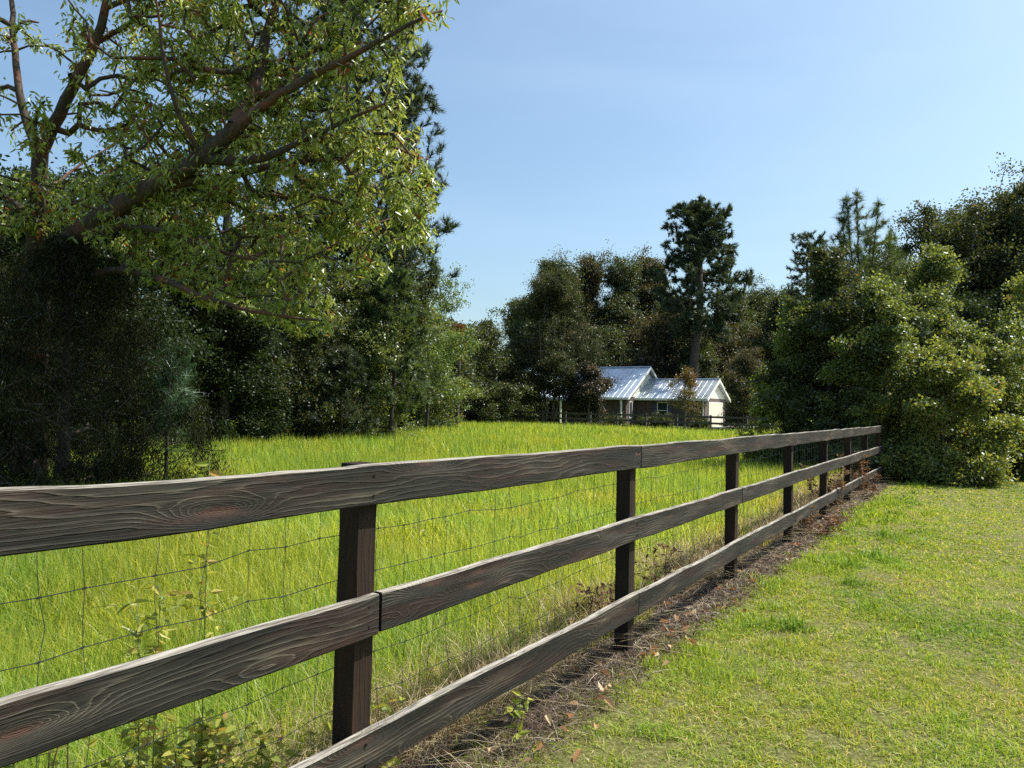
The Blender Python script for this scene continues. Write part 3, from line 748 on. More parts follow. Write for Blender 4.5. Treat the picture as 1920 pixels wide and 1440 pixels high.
# --- cedar in front of the cherry trunk
def cedar(px, Y, h, r, seed, label, n=420, per=120, name='cedar_tree'):
    x, y = xy(px, Y); g = rng(seed); T = []
    for i in range(n):
        s = g.random() ** 1.35; R = r * (1 - s ** 1.6) ** .6 * (.75 + .35 * g.random()) * (1 if g.random() < .7 else .6); a = g.random() * 6.283
        R *= .62 + .62 * vnoise(a * 2.6 + 5, s * 9, 1, seed); s = min(1, s * (.93 + .14 * g.random()))
        T.append((R * math.cos(a), R * math.sin(a), .05 + h * s))
    root = tree(name, label, 'cedar', (x, y), [[(0, 0, -.1), (0, .02, h * .5), (0, 0, h * .95)]], np.array(T), per, .11, (.085, .012), 'cedar', seed,
                r0=.12, twig=.005, seg=.25, mode='up', shape=4, bark='barkdark', flat=1.3)
    return root
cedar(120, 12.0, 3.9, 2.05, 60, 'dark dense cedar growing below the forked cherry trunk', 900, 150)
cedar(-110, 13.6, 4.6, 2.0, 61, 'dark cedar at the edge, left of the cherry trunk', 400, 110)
x, y = xy(318, 12.3)
pine('young_pine', 'small young pine with long blue green needles beside the dark cedar', (x, y), 2.35, .55, 62, z0=.6, n_t=14, per=26, length=.3, width=.008, mat='needleblue', r0=.03, seg=.15, twig=.004, cat='young pine', upturn=.2)

# --- woods to the left
def bro(name, label, px, Y, top, r, seed, mats='dark', z0=.6, nb=9, n=420, per=110, leaf=(.1, .05), sig=.22, bark='barkdark', group=None, cat='tree', mode='random', shape=4, gap=.25, r0=None, shell=.55, seg=.4, lump=.42, narrow=.5, h=None, gscale=.8, shoots=.35):
    x, y = xy(px, Y); h = h or hgt(px, top, Y)
    bl = auto_blobs(h, r, z0, nb, seed, narrow, lump)
    if z0 < .1: bl += [(r * .45 * math.cos(q_), r * .45 * math.sin(q_), r * .3, r * .55, r * .55, r * .45) for q_ in (.3, 1.9, 3.4, 5.0)]
    T = in_blobs(bl, n, seed, shell, gap, gscale)
    g = rng(seed + 9)
    cen = np.array([0, 0, h * .5]); m_ = int(len(T) * shoots); q = T[g.choice(len(T), m_)]
    dirs = norm((q - cen) * (1, 1, .8) + g.normal(0, r * .35, q.shape) + np.array([0, 0, r * .25]))
    T = np.concatenate([T, q + dirs * (np.minimum(g.exponential(r * .16, m_), r * .45) + sig * .5)[:, None]]); T = T[T[:, 2] > .05]
    tr = [(0, 0, -.1), (g.normal(0, .1 * r), g.normal(0, .1 * r), h * .35), (g.normal(0, .15 * r), g.normal(0, .15 * r), h * .8)]
    return tree(name, label, cat, (x, y), [tr], T, per, sig, leaf, mats, seed, r0=r0 or h * .018, twig=.008, seg=seg, shape=shape, mode=mode, bark=bark, group=group)
GW = 'trees of the left woodland'
x, y = xy(655, 34)
pine('pine_tree', 'tall dark pine rising behind the cherry crown', (x, y), hgt(640, -30, 34), 5.0, 70, z0=6.0, n_t=900, per=50, length=.38, width=.028, r0=.25, group=GW, top=.5)
x, y = xy(420, 25)
pine('pine_tree', 'tall dark pine seen through the middle of the cherry crown', (x, y), hgt(420, 60, 25), 2.7, 71, z0=3.5, n_t=260, per=40, length=.28, width=.02, r0=.2, group=GW, top=.45)
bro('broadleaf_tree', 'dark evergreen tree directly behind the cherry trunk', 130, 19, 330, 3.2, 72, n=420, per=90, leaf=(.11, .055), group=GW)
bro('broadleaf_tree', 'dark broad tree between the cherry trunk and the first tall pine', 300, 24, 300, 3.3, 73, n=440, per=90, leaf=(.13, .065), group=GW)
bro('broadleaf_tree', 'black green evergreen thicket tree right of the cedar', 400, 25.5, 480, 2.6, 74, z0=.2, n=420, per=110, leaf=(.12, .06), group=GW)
bro('broadleaf_tree', 'broad glossy evergreen in the middle of the left woodland', 525, 28.5, 430, 3.0, 75, z0=.2, n=460, per=110, leaf=(.13, .065), mats='wood_leaf', group=GW)
bro('broadleaf_tree', 'olive green tree leaning out at the right end of the dark woodland', 650, 31.5, 505, 2.9, 76, z0=.2, n=460, per=110, leaf=(.12, .06), mats='vine', group=GW)
bro('broadleaf_tree', 'tall dark tree behind the glossy evergreen', 590, 37, 330, 3.9, 77, z0=1, n=420, per=100, leaf=(.16, .09), mats='wood_leaf', group=GW)
x, y = xy(735, 31)
bro('broadleaf_tree', 'tall green tree right of the first tall pine, above the woodland corner', 735, 38, 395, 3.0, 87, 'wood_leaf', 1.5, 12, 520, 90, (.16, .09), .28, group=GW)
x, y = xy(735, 31)
pine('pine_tree', 'soft needled young white pine at the woodland corner', (x, y), hgt(730, 515, 31), 2.0, 78, z0=.5, n_t=220, per=70, length=.26, width=.028, mat='needlefresh', r0=.1, group=GW, top=.4)
x, y = xy(640, 29)
pine('pine_tree', 'low spreading pine below the olive tree', (x, y), 3.6, 1.7, 79, z0=.3, n_t=120, per=60, length=.24, width=.024, mat='needle', r0=.07, group=GW)
bro('shrub', 'bushy light leaved shrub standing at the woodland corner in the sun', 690, 31.5, 655, 1.25, 80, 'vine', .05, 7, 200, 90, (.09, .05), .16, cat='shrub')
bro('broadleaf_tree', 'airy pale green tree standing above the woodland corner', 800, 41, 450, 2.3, 81, 'airy', 1.5, 12, 300, 44, (.14, .07), .28, gap=.3, group=GW, lump=.3, r0=.08)
bro('broadleaf_tree', 'round green tree with vines next to the airy pale tree', 790, 46, 570, 3.0, 82, 'vine', .3, 9, 360, 90, (.15, .08), .26, group=GW)
bro('broadleaf_tree', 'dull green tree with a sprig of red leaves at its top', 845, 54, 600, 3.1, 83, 'wood_leaf', .3, 9, 340, 80, (.18, .10), .3, group=GW)
bro('sumac_bush', 'spray of bright red leaves at the top of the woodland edge', 858, 51.5, 605, .55, 84, 'red_leaf', 4.2, 4, 40, 30, (.2, .09), .22, cat='bush')
bro('broadleaf_tree', 'grey green tree at the far end of the left woodland', 900, 62, 605, 3.2, 85, 'wood_leaf', .3, 9, 320, 70, (.2, .12), .32, group=GW)
bro('broadleaf_tree', 'small distant tree against the lowest piece of sky', 930, 78, 650, 3.2, 86, 'wood_leaf', .3, 8, 260, 60, (.24, .14), .4, group=GW)
for i, (px, Y, top, r, lab, mt) in enumerate([
        (735, 43, 690, 2.0, 'dark low bush tucked beneath the vine covered tree', 'dark'), (775, 50, 680, 2.2, 'dark bush beside the far corner of the pasture', 'wood_leaf'),
        (825, 58, 690, 2.3, 'dull green bush below the tree with red leaves', 'wood_leaf'), (880, 66, 680, 2.6, 'olive bush against the porch end of the house', 'rusty_leaf'),
        (930, 70, 665, 2.8, 'wide bush in front of the house porch end', 'wood_leaf'), (985, 74, 700, 2.0, 'low dark bush between the porch and the large crape myrtle', 'wood_leaf')]):
    bro('bush', lab, px, Y, top, r, 90 + i, mt, .05, 8, 260, 70, (.17, .1), .26, cat='bush', group='bushes along the far edge of the pasture')
# hidden depth behind the left woodland
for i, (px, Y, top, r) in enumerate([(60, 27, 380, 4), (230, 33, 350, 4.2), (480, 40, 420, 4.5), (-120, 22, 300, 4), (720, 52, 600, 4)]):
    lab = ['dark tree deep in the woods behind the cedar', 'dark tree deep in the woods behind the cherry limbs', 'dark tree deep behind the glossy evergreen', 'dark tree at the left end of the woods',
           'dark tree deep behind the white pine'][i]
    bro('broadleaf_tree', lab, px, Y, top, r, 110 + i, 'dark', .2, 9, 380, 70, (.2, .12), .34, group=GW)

# ------------------------------------------------------------------ house
def siding(name, a, b, n, axis=2, rough=.7):
    m, nt, out = newmat(name); L = nt.links.new
    tc = N(nt, 'ShaderNodeTexCoord'); s = N(nt, 'ShaderNodeSeparateXYZ'); L(tc.outputs['Object'], s.inputs[0])
    k = N(nt, 'ShaderNodeMath', operation='MULTIPLY'); L(s.outputs[axis], k.inputs[0]); k.inputs[1].default_value = n
    f = N(nt, 'ShaderNodeMath', operation='FRACT'); L(k.outputs[0], f.inputs[0])
    p = N(nt, 'ShaderNodeBsdfPrincipled'); p.inputs['Roughness'].default_value = rough
    L(ramp(nt, f.outputs[0], [(0, b), (.12, a), (1, a)]), p.inputs['Base Color']); L(p.outputs[0], out.inputs[0]); return m
def brickmat():
    m, nt, out = newmat('brick'); L = nt.links.new
    tc = N(nt, 'ShaderNodeTexCoord'); mp = N(nt, 'ShaderNodeMapping'); mp.inputs['Rotation'].default_value = (math.pi / 2, 0, 0); L(tc.outputs['Object'], mp.inputs[0])
    b = N(nt, 'ShaderNodeTexBrick'); b.inputs['Scale'].default_value = 4.5; b.inputs['Color1'].default_value = (.075, .048, .045, 1); b.inputs['Color2'].default_value = (.10, .066, .06, 1); b.inputs['Mortar'].default_value = (.12, .10, .095, 1)
    b.inputs['Mortar Size'].default_value = .012; L(mp.outputs[0], b.inputs['Vector'])
    p = N(nt, 'ShaderNodeBsdfPrincipled'); p.inputs['Roughness'].default_value = .9; L(b.outputs[0], p.inputs['Base Color']); L(p.outputs[0], out.inputs[0]); return m
def house():
    M['brick'] = brickmat(); M['siding'] = siding('lap_siding', (.62, .63, .58), (.3, .3, .28), 6)
    m, nt, out = newmat('metal_roof'); L = nt.links.new
    p = N(nt, 'ShaderNodeBsdfPrincipled'); p.inputs['Metallic'].default_value = .75; p.inputs['Roughness'].default_value = .4
    tc = N(nt, 'ShaderNodeTexCoord'); nz = N(nt, 'ShaderNodeTexNoise'); nz.inputs['Scale'].default_value = .7; nz.inputs['Detail'].default_value = 6; L(tc.outputs['Object'], nz.inputs[0])
    L(ramp(nt, nz.outputs[0], [(.3, (.38, .44, .52)), (.7, (.56, .61, .68))]), p.inputs['Base Color']); L(p.outputs[0], out.inputs[0]); M['roof'] = m
    M['trim'] = plain('white_trim', (.72, .72, .68), .5); M['shutter'] = plain('purple_shutter', (.05, .04, .10), .6); M['glass'] = plain('window_glass', (.03, .04, .05), .08)
    M['door'] = siding('garage_door_panels', (.6, .56, .45), (.4, .37, .3), 2.0)
    # local frame: x along ridge toward the right end, y away from camera, origin at garage front right corner on ground
    G = at(1321, 800, 70.5)
    R = empty('house', (G[0], G[1], -.02), math.radians(-31)); tag(R, 'single storey brick house with silver metal roof and attached garage', 'house')
    gl, gd = 6.9, 7.2                 # garage length and depth
    eh, rh = 2.75, 4.5
    ml, md, mo = 16.0, 11.0, 2.5      # main: length, depth, front offset toward camera
    mrh = 5.75
    w = MB(); w.box((-gl, 0, -.1), (0, gd, eh)); w.box((-gl - ml, -mo, -.1), (-gl - .003, md - mo, eh + .02)); w.build('wall', M['brick'], R)
    # gable ends
    def gable(x, y0, y1, z0, zr, mat):
        b = MB(); ym = (y0 + y1) / 2
        b.add([(x - .12, y0, z0), (x - .12, y1, z0), (x - .12, ym, zr), (x, y0, z0), (x, y1, z0), (x, ym, zr)], [(0, 1, 2), (5, 4, 3), (0, 3, 4, 1), (1, 4, 5, 2), (2, 5, 3, 0)])
        return b.build('gable', M[mat], R)
    gable(.02, 0.0, gd, eh, rh - .1, 'siding'); gable(-gl + .02, -mo, md - mo, eh + .02, mrh - .1, 'siding')
    def roof(x0, x1, y0, y1, ze, zr, ov=.45, side=.4):
        ym = (y0 + y1) / 2; sl = (zr - ze) / (ym - y0); t = .12
        b = MB(); ya, yb = y0 - ov, y1 + ov; za = ze - ov * sl
        X0, X1 = x0 - side, x1 + side
        V = []
        for x in (X0, X1):
            V += [(x, ya, za + t), (x, ym, zr + t), (x, yb, za + t), (x, yb, za), (x, ym, zr), (x, ya, za)]
        F_ = [(0, 6, 7, 1), (1, 7, 8, 2), (2, 8, 9, 3), (3, 9, 10, 4), (4, 10, 11, 5), (5, 11, 6, 0), (0, 1, 4, 5), (1, 2, 3, 4), (11, 10, 7, 6), (10, 9, 8, 7)]
        b.add(V, F_)
        n = int((X1 - X0) / .55)
        for i in range(n + 1):
            x = X0 + .03 + i * (X1 - X0 - .06) / n
            for (yy, yend) in ((ya, ym), (yb, ym)):
                b.add([(x - .014, yy, za + t), (x + .014, yy, za + t), (x + .014, yend, zr + t), (x - .014, yend, zr + t), (x - .014, yy, za + t + .035), (x + .014, yy, za + t + .035), (x + .014, yend, zr + t + .035), (x - .014, yend, zr + t + .035)],
                      [(0, 1, 5, 4), (4, 5, 6, 7), (1, 2, 6, 5), (0, 4, 7, 3)])
        rf = b.build('roof', M['roof'], R)
        c = MB(); c.tube([(X0, ym, zr + t + .05), (X1, ym, zr + t + .05)], .09, 6); c.build('ridge_cap', M['roof'], rf)
        g = MB(); g.box((X0, ya - .09, za - .06), (X1, ya - .003, za + t + .02)); g.build('gutter', M['trim'], rf)
        f = MB()
        for (yy) in (ya, yb):
            f.add([(X1, yy, za - .1), (X1 + .04, yy, za - .1), (X1 + .04, ym, zr - .1), (X1, ym, zr - .1), (X1, yy, za + t + .03), (X1 + .04, yy, za + t + .03), (X1 + .04, ym, zr + t + .06), (X1, ym, zr + t + .06)],
                  [(0, 1, 5, 4), (4, 5, 6, 7), (1, 2, 6, 5), (0, 4, 7, 3), (0, 3, 2, 1)])
        f.build('rake_board', M['trim'], rf)
    roof(-gl + .43, 0, 0, gd, eh, rh); roof(-gl - ml, -gl, -mo - .0, md - mo, eh + .02, mrh)
    # porch roof strip over the left half (main eave carries on forward) and posts
    po = MB(); po.box((-gl - ml, -mo - 2.2, eh - .45), (-gl - 5.5, -mo - .5, eh - .33)); po.build('porch_roof', M['roof'], R)
    for x in (-gl - .35 + .0, -gl - 6.0, -gl - 9.2, -gl - 12.5, -gl - 15.8):
        y = -mo - 2.1 if x < -gl - 3 else -mo - .42
        c = MB(); c.box((x - .07, y - .07, 0), (x + .07, y + .07, eh - .32 if x > -gl - 3 else eh - .45)); c.box((x - .11, y - .11, 0), (x + .11, y + .11, .14)); c.build('porch_post', M['trim'], R)
    d = MB(); d.box((-.18, -.14, 0), (-.08, -.04, eh - .1)); d.build('downspout', M['trim'], R)
    # windows
    def window(x, y, w_, h_, z, face='front', shut=True):
        if face == 'front':
            f = MB(); tf = .07
            f.box((x - w_ / 2 - tf, y - .05, z - tf), (x + w_ / 2 + tf, y - .003, z)); f.box((x - w_ / 2 - tf, y - .05, z + h_), (x + w_ / 2 + tf, y - .003, z + h_ + tf))
            f.box((x - w_ / 2 - tf, y - .05, z), (x - w_ / 2, y - .003, z + h_)); f.box((x + w_ / 2, y - .05, z), (x + w_ / 2 + tf, y - .003, z + h_))
            f.box((x - w_ / 2, y - .045, z + h_ / 2 - .03), (x + w_ / 2, y - .004, z + h_ / 2 + .03))
            o = f.build('window', M['trim'], R); p_ = MB(); p_.box((x - w_ / 2, y - .02, z), (x + w_ / 2, y - .006, z + h_)); p_.build('pane', M['glass'], o)
            if shut:
                for s in (-1, 1):
                    q = MB(); xx = x + s * (w_ / 2 + .32); q.box((xx - .22, y - .05, z), (xx + .22, y - .003, z + h_)); q.build('shutter', M['shutter'], o)
        else:
            f = MB(); tf = .07
            f.box((x + .003, y - w_ / 2 - tf, z - tf), (x + .05, y + w_ / 2 + tf, z)); f.box((x + .003, y - w_ / 2 - tf, z + h_), (x + .05, y + w_ / 2 + tf, z + h_ + tf))
            f.box((x + .003, y - w_ / 2 - tf, z), (x + .05, y - w_ / 2, z + h_)); f.box((x + .003, y + w_ / 2, z), (x + .05, y + w_ / 2 + tf, z + h_))
            o = f.build('window', M['trim'], R); p_ = MB(); p_.box((x + .006, y - w_ / 2, z), (x + .02, y + w_ / 2, z + h_)); p_.build('pane', M['glass'], o)
    window(-gl + 2.75, 0, .95, 1.5, .75); window(-gl - 3.3, -mo, 1.0, 1.5, .75); window(-gl - 8, -mo, 1.0, 1.5, .75); window(-gl - 11.5, -mo, 1.6, 1.5, .75, shut=False)
    window(-gl - .0, -mo + 1.1, .6, 1.5, .75, 'end')
    g = MB(); g.box((.003, 1.3, 0), (.05, gd - 1.3, 2.25)); gd_ = g.build('garage_door', M['door'], R)
    f = MB(); f.box((.003, 1.16, 0), (.07, 1.298, 2.25)); f.box((.003, gd - 1.298, 0), (.07, gd - 1.16, 2.25)); f.box((.003, 1.16, 2.253), (.07, gd - 1.16, 2.4)); f.build('door_frame', M['trim'], gd_)
    M['concrete'] = plain('concrete', (.42, .40, .36), .9, 0, (.5, .48, .44), 2)
    c, s = math.cos(math.radians(-31)), math.sin(math.radians(-31))
    pts = [(.3, -3.5), (.3, gd + 1), (14, gd + 1), (14, -3.5)]
    V = [(G[0] + a * c - b_ * s, G[1] + a * s + b_ * c, z) for z in (.0, .045) for a, b_ in pts]
    dv = MB().add(V, [(0, 1, 2, 3), (7, 6, 5, 4), (0, 4, 5, 1), (1, 5, 6, 2), (2, 6, 7, 3), (3, 7, 4, 0)])
    tag(dv.build('driveway', M['concrete']), 'pale concrete driveway in front of the garage', 'driveway', kind='structure')
house()

# far rail fence between pasture and house
def far_fence():
    A = np.array([*at(700, 780, 84)[:2]]); B = np.array([*at(1475, 800, 46.5)[:2]]); d = B - A; Ln = np.linalg.norm(d); a = math.atan2(d[1], d[0])
    R = empty('rail_fence', (A[0], A[1], 0), a); tag(R, 'dark low rail fence between the pasture and the house', 'fence')
    n = int(Ln / 2.7); sp = Ln / n
    for i in range(n + 1):
        b = MB(); b.box((-.06, -.06, -.1), (.06, .06, 1.25)); o = b.build('post', M['railfar'], R); o.location = (i * sp, 0, 0)
    k = 0
    while k < n:
        e = min(n, k + 2)
        for z in (.2, .62, 1.04):
            b = MB(); b.box((k * sp + .01, -.1, z), (e * sp - .01, -.063, z + .14)); b.build('rail', M['railfar'], R)
        k = e
far_fence()

# ------------------------------------------------------------------ garden trees by the house, woods behind
GB = 'trees of the wood behind the house'
def myrtle():
    x, y = xy(1030, 66); h = hgt(1030, 508, 66); r = 4.0
    g = rng(130); bl = auto_blobs(h, 4.1, 3.0, 13, 130, .55, .4) + [(3.0, -.5, 3.9, 1.9, 1.6, 1.4), (1.6, -1, 3.2, 1.6, 1.3, 1.0), (3.6, 0, 6.2, 1.5, 1.5, 1.5), (-1.5, -1, 3.0, 2.0, 1.5, 1.2), (-3.2, -1, 3.9, 2.2, 1.5, 1.5), (-4.8, 0, 3.4, 1.8, 1.5, 1.4), (.3, -1.2, 4.2, 2.2, 1.4, 1.5), (-3, 0, 6, 1.5, 1.5, 1.6)]
    T = in_blobs(bl, 800, 130, .5, .25, 1.3)
    chs = []
    for i in range(6):
        a = i * 1.05; chs.append([(.35 * math.cos(a), .35 * math.sin(a), -.1), (.8 * math.cos(a), .8 * math.sin(a), 2.2), (1.7 * math.cos(a), 1.7 * math.sin(a), 5.5), (2.3 * math.cos(a), 2.3 * math.sin(a), 9)])
    tree('crape_myrtle', 'large multi stemmed crape myrtle shading the left half of the house', 'tree', (x, y), chs, T, 130, .34, (.165, .09), 'myrtle', 131, r0=.14, twig=.015, seg=.5, shape=4, bark='barkpale', power=.4)
myrtle()
bro('crape_myrtle', 'low rounded crape myrtle with pale pink blossom against the house roof', 1106, 63.5, 683, 2.0, 132, 'pinkish', .9, 9, 280, 80, (.17, .1), .26, cat='shrub', bark='barkpale')
bro('small_tree', 'thin small tree with red and orange leaves before the garage', 1285, 62, 692, 1.7, 133, 'orange_leaf', 1.3, 10, 160, 13, (.14, .09), .2, cat='small tree', gap=.3, bark='barkpale', lump=.35)
bro('small_tree', 'sprig of dull red leaves topping the thin tree before the garage', 1290, 62.6, 700, .7, 134, 'red_leaf', 3.6, 4, 40, 24, (.15, .09), .2, cat='small tree')
bro('bush', 'spiky dark bush right of the garage', 1405, 66, 660, 2.4, 135, 'rusty_leaf', .2, 8, 300, 80, (.3, .06), .3, cat='bush', group='bushes right of the garage')
bro('bush', 'low green bush at the end of the driveway', 1385, 80, 742, 2.4, 136, 'wood_leaf', .05, 7, 220, 60, (.2, .12), .3, cat='bush', group='bushes right of the garage')
bro('bush', 'light green bush nearest the vine thicket on the driveway side', 1440, 52, 700, 1.1, 137, 'vine', .05, 7, 220, 70, (.16, .09), .24, cat='bush', group='bushes right of the garage')
for i, (px, Y, w_) in enumerate([(1120, 69, 1.2), (1150, 68, 1.0), (1215, 66.5, .9), (1240, 66, 1.1), (1315, 63, .9)]):
    lab = ['low foundation shrub under the myrtle blossom', 'low foundation shrub left of the white corner post', 'low foundation shrub at the inner corner of the house', 'low foundation shrub below the garage window',
           'low foundation shrub at the garage corner'][i]
    bro('shrub', lab, px, Y, 0, w_, 140 + i, 'wood_leaf', .03, 6, 90, 60, (.12, .07), .16, cat='shrub', group='shrubs along the house wall', h=.95)
x, y = xy(1308, 80); ph = hgt(1312, 372, 80)
g = rng(150); bl = []
for i in range(62):
    s = (i + g.random()) / 62; z = ph * (.40 + .56 * s); env = (.45 if s < .16 else .9 if s < .3 else 1.0) * (1 - max(0, s - .4) ** 1.5 * 1.25); R = 5.5 * env * g.random() ** .5; a = i * 2.39996; q = g.uniform(.8, 1.5)
    bl.append((R * math.cos(a), R * math.sin(a), z, q, q, q * .6))
bl.append((0, 0, ph - 1.1, 1.3, 1.3, 1.0)); bl.append((0, 0, ph - 3.5, 1.9, 1.9, 1.6))
pine('pine_tree', 'tallest loblolly pine towering behind the garage', (x, y), ph, 5.3, 151, n_t=1000, per=40, length=.5, width=.07, blobs=bl, r0=.5, seg=.8, twig=.03, cat='pine tree', group=GB, upturn=.3)
x, y = xy(1512, 70)
pine('pine_tree', 'slender pine standing in the gap right of the tallest pine', (x, y), hgt(1512, 440, 70), 2.6, 152, z0=7.5, n_t=200, per=36, length=.4, width=.05, r0=.2, seg=.6, twig=.02, group=GB, top=.55)
back = [(1040, 96, 492, 5.2, 'leftmost round topped tree of the wood behind the house', 'wood_leaf'), (1100, 100, 487, 4.6, 'rusty tinged tree right of the round topped one in the back wood', 'rusty_leaf'),
        (1160, 98, 489, 4.6, 'full green tree in the middle of the back wood', 'wood_leaf'), (1215, 101, 486, 4.2, 'tree with a flat crown just left of the tallest pine', 'rusty_leaf'),
        (1262, 92, 560, 4.4, 'lower dark tree at the left foot of the tallest pine', 'wood_leaf'), (1370, 98, 540, 5.0, 'full dark tree directly right of the tallest pine', 'wood_leaf'),
        (1425, 104, 545, 4.4, 'tree behind the gap right of the full dark tree', 'wood_leaf'), (1330, 90, 630, 4.0, 'rusty understorey tree below the tallest pine', 'rusty_leaf'),
        (1475, 88, 560, 4.0, 'dark tree partly behind the vine thicket', 'wood_leaf'), (985, 100, 560, 4.4, 'lower tree at the left end of the back wood', 'wood_leaf')]
for i, (px, Y, top, r, lab, mt) in enumerate(back):
    bro('broadleaf_tree', lab, px, Y, top, r, 160 + i, mt, 1.5, 14, 620, 110, (.26, .15), .55, group=GB, gap=.2, seg=.8, lump=.4, gscale=1.8)
under = [(1075, 88, 'understorey tree behind the left roof end'), (1135, 87, 'understorey tree above the main roof'), (1190, 90, 'understorey tree behind the main ridge'), (1245, 86, 'understorey tree behind the garage ridge'),
         (1300, 84, 'understorey tree behind the garage gable'), (1365, 90, 'understorey tree beyond the driveway'), (1425, 92, 'understorey tree beyond the driveway end'), (1020, 92, 'understorey tree behind the crape myrtle')]
src = {}
for i, (px, Y, lab) in enumerate(under):
    v = i % 3
    if v not in src:
        src[v] = bro('understorey_tree', lab, px, Y, 620, 4.0, 180 + v, ['rusty_leaf', 'wood_leaf', 'rusty_leaf'][v], .3, 10, 460, 110, (.25, .15), .5, group='understorey trees behind the house', seg=.8, h=10.5, gscale=1.6)
    else:
        c = src[v].copy(); COL.objects.link(c); xx, yy = xy(px, Y); c.location = (xx, yy, 0); c.rotation_euler = (0, 0, i * 1.3); c['label'] = lab
        s = .9 + .07 * (i % 4); c.scale = (s, s, s)
        for k in src[v].children:
            d = k.copy(); COL.objects.link(d); d.parent = c

# ------------------------------------------------------------------ right: vine thicket, young pines, big trees
GT = 'vine covered thicket at the end of the fence'
bro('vine_thicket', 'shaded left lobe of the thicket behind the fence end', 1500, 20.5, 575, 1.1, 200, 'vine', .05, 18, 340, 140, (.085, .05), .13, cat='thicket', group=GT, gap=.4, shoots=.9, gscale=.45, lump=.26, shell=.4)
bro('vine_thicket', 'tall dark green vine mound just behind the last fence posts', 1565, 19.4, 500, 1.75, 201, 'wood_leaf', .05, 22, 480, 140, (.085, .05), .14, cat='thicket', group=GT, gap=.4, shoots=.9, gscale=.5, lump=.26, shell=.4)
bro('vine_thicket', 'vine mound with arching pale sprays in front of the young pines', 1655, 18.2, 540, 1.4, 202, 'vine', .05, 20, 380, 140, (.09, .05), .13, cat='thicket', group=GT, gap=.42, shoots=1.0, gscale=.4, lump=.24, shell=.4)
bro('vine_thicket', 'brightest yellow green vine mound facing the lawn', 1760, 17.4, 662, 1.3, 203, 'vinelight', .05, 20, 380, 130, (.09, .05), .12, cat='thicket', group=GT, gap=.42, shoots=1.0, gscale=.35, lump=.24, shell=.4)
bro('vine_thicket', 'high sloping vine shoulder right of the young pines', 1755, 20.8, 500, 1.9, 204, 'vine', .05, 22, 440, 140, (.095, .055), .15, cat='thicket', group=GT, gap=.38, shoots=.9, gscale=.5, lump=.26, shell=.4)
bro('vine_thicket', 'rightmost low vine mound running down to the lawn', 1865, 19.4, 625, 1.7, 205, 'vine', .05, 20, 400, 140, (.09, .05), .14, cat='thicket', group=GT, gap=.38, shoots=.9, gscale=.45, lump=.26, shell=.4)
bro('vine_thicket', 'vine mound beyond the right end of the thicket', 1985, 20.4, 650, 1.8, 206, 'vine', .05, 16, 340, 110, (.095, .055), .18, cat='thicket', group=GT, gap=.25)
def leader_pine(label, px, Y, leads, seed, n=1.0):
    x, y = xy(px, Y); root = empty('young_pine', (x, y, 0)); tag(root, label, 'young pine', 'young pines in the thicket'); g = rng(seed)
    ch = []; T = []
    for i, (lx, py, fr) in enumerate(leads):
        X, _, h = at(lx, py, Y); dx = X - x; dy = g.uniform(-.5, .5)
        z0 = h * fr
        pts = [(0, 0, -.1), (0, 0, z0)] if i == 0 else [(0, 0, z0)]
        pts += [(dx * .55, dy * .6, z0 + (h - z0) * .4), (dx, dy, h)]
        ch.append(pts)
        for k in range(int(80 * n)):
            s_ = g.random(); z = 1.2 + (h - 1.2) * s_; below = h - z; R = min(1.3, .05 + below * .34) * g.uniform(.5, 1); a = g.random() * 6.28
            T.append((dx * min(1, z / h + .1) + R * math.cos(a), dy + R * math.sin(a), min(h - .02, z + R * .7)))
        T.append((dx, dy, h))
    P, par, tid = grow(ch, np.array(T), .22, seed, -.06)
    V, F_, rad = tubes(P, par, .08, .006, .5); mesh_np('trunk', V, [F_], M['barkdark'], root, smooth=True)
    # needles clothe every twig
    idx = np.array([i for i in range(1, len(P)) if par[i] >= 0 and rad[i] < .03]); D = norm(norm(P[idx] - P[par[idx]]) + (0, 0, .5))
    V, F2, k = needles(P[idx], D, 40, .26, .011, seed + 3, .8)
    mesh_np('crown', V, F2, M['needlefresh'], root, rnd=np.repeat(g.random(len(k)), 3))
leader_pine('young pine with upright bare leaders rising out of the vines', 1615, 20.6, [(1614, 358, .55), (1597, 366, .5), (1632, 388, .55), (1586, 405, .5), (1645, 420, .45)], 210)
leader_pine('shorter young pine leaning right of the taller one', 1670, 21.2, [(1668, 432, .5), (1690, 455, .5), (1655, 445, .55)], 211, .9)
leader_pine('lowest young pine left of the bare leaders', 1560, 21.0, [(1562, 470, .5), (1540, 492, .5), (1580, 455, .55)], 212, .9)
GR = 'tall trees beyond the right thicket'
bro('oak_tree', 'thin crowned oak with sky gaps behind the young pines', 1730, 36, 392, 3.0, 220, 'wood_leaf', 6, 14, 340, 60, (.15, .08), .26, group=GR, gap=.35, lump=.28)
bro('oak_tree', 'broad rounded oak rising at the right beyond the vine shoulder', 1835, 37, 395, 3.4, 221, 'wood_leaf', 1.5, 14, 620, 90, (.15, .085), .32, group=GR, gap=.22)
bro('oak_tree', 'tallest dark oak at the far right edge', 1925, 35, 350, 3.8, 222, 'wood_leaf', 1.0, 14, 680, 90, (.15, .085), .32, group=GR, gap=.22)
bro('oak_tree', 'dark oak beyond the right edge of the lawn', 2050, 34, 340, 3.8, 223, 'dark', 1.0, 12, 400, 70, (.17, .1), .36, group=GR, gap=.2)
bro('oak_tree', 'lower dark tree between the thin oak and the slender pine', 1660, 42, 490, 3.2, 224, 'wood_leaf', 1.0, 10, 420, 70, (.18, .1), .34, group=GR)
bro('oak_tree', 'dark low tree filling the space under the rounded oak', 1800, 31, 560, 3.2, 225, 'dark', .3, 10, 420, 90, (.14, .08), .3, group=GR)
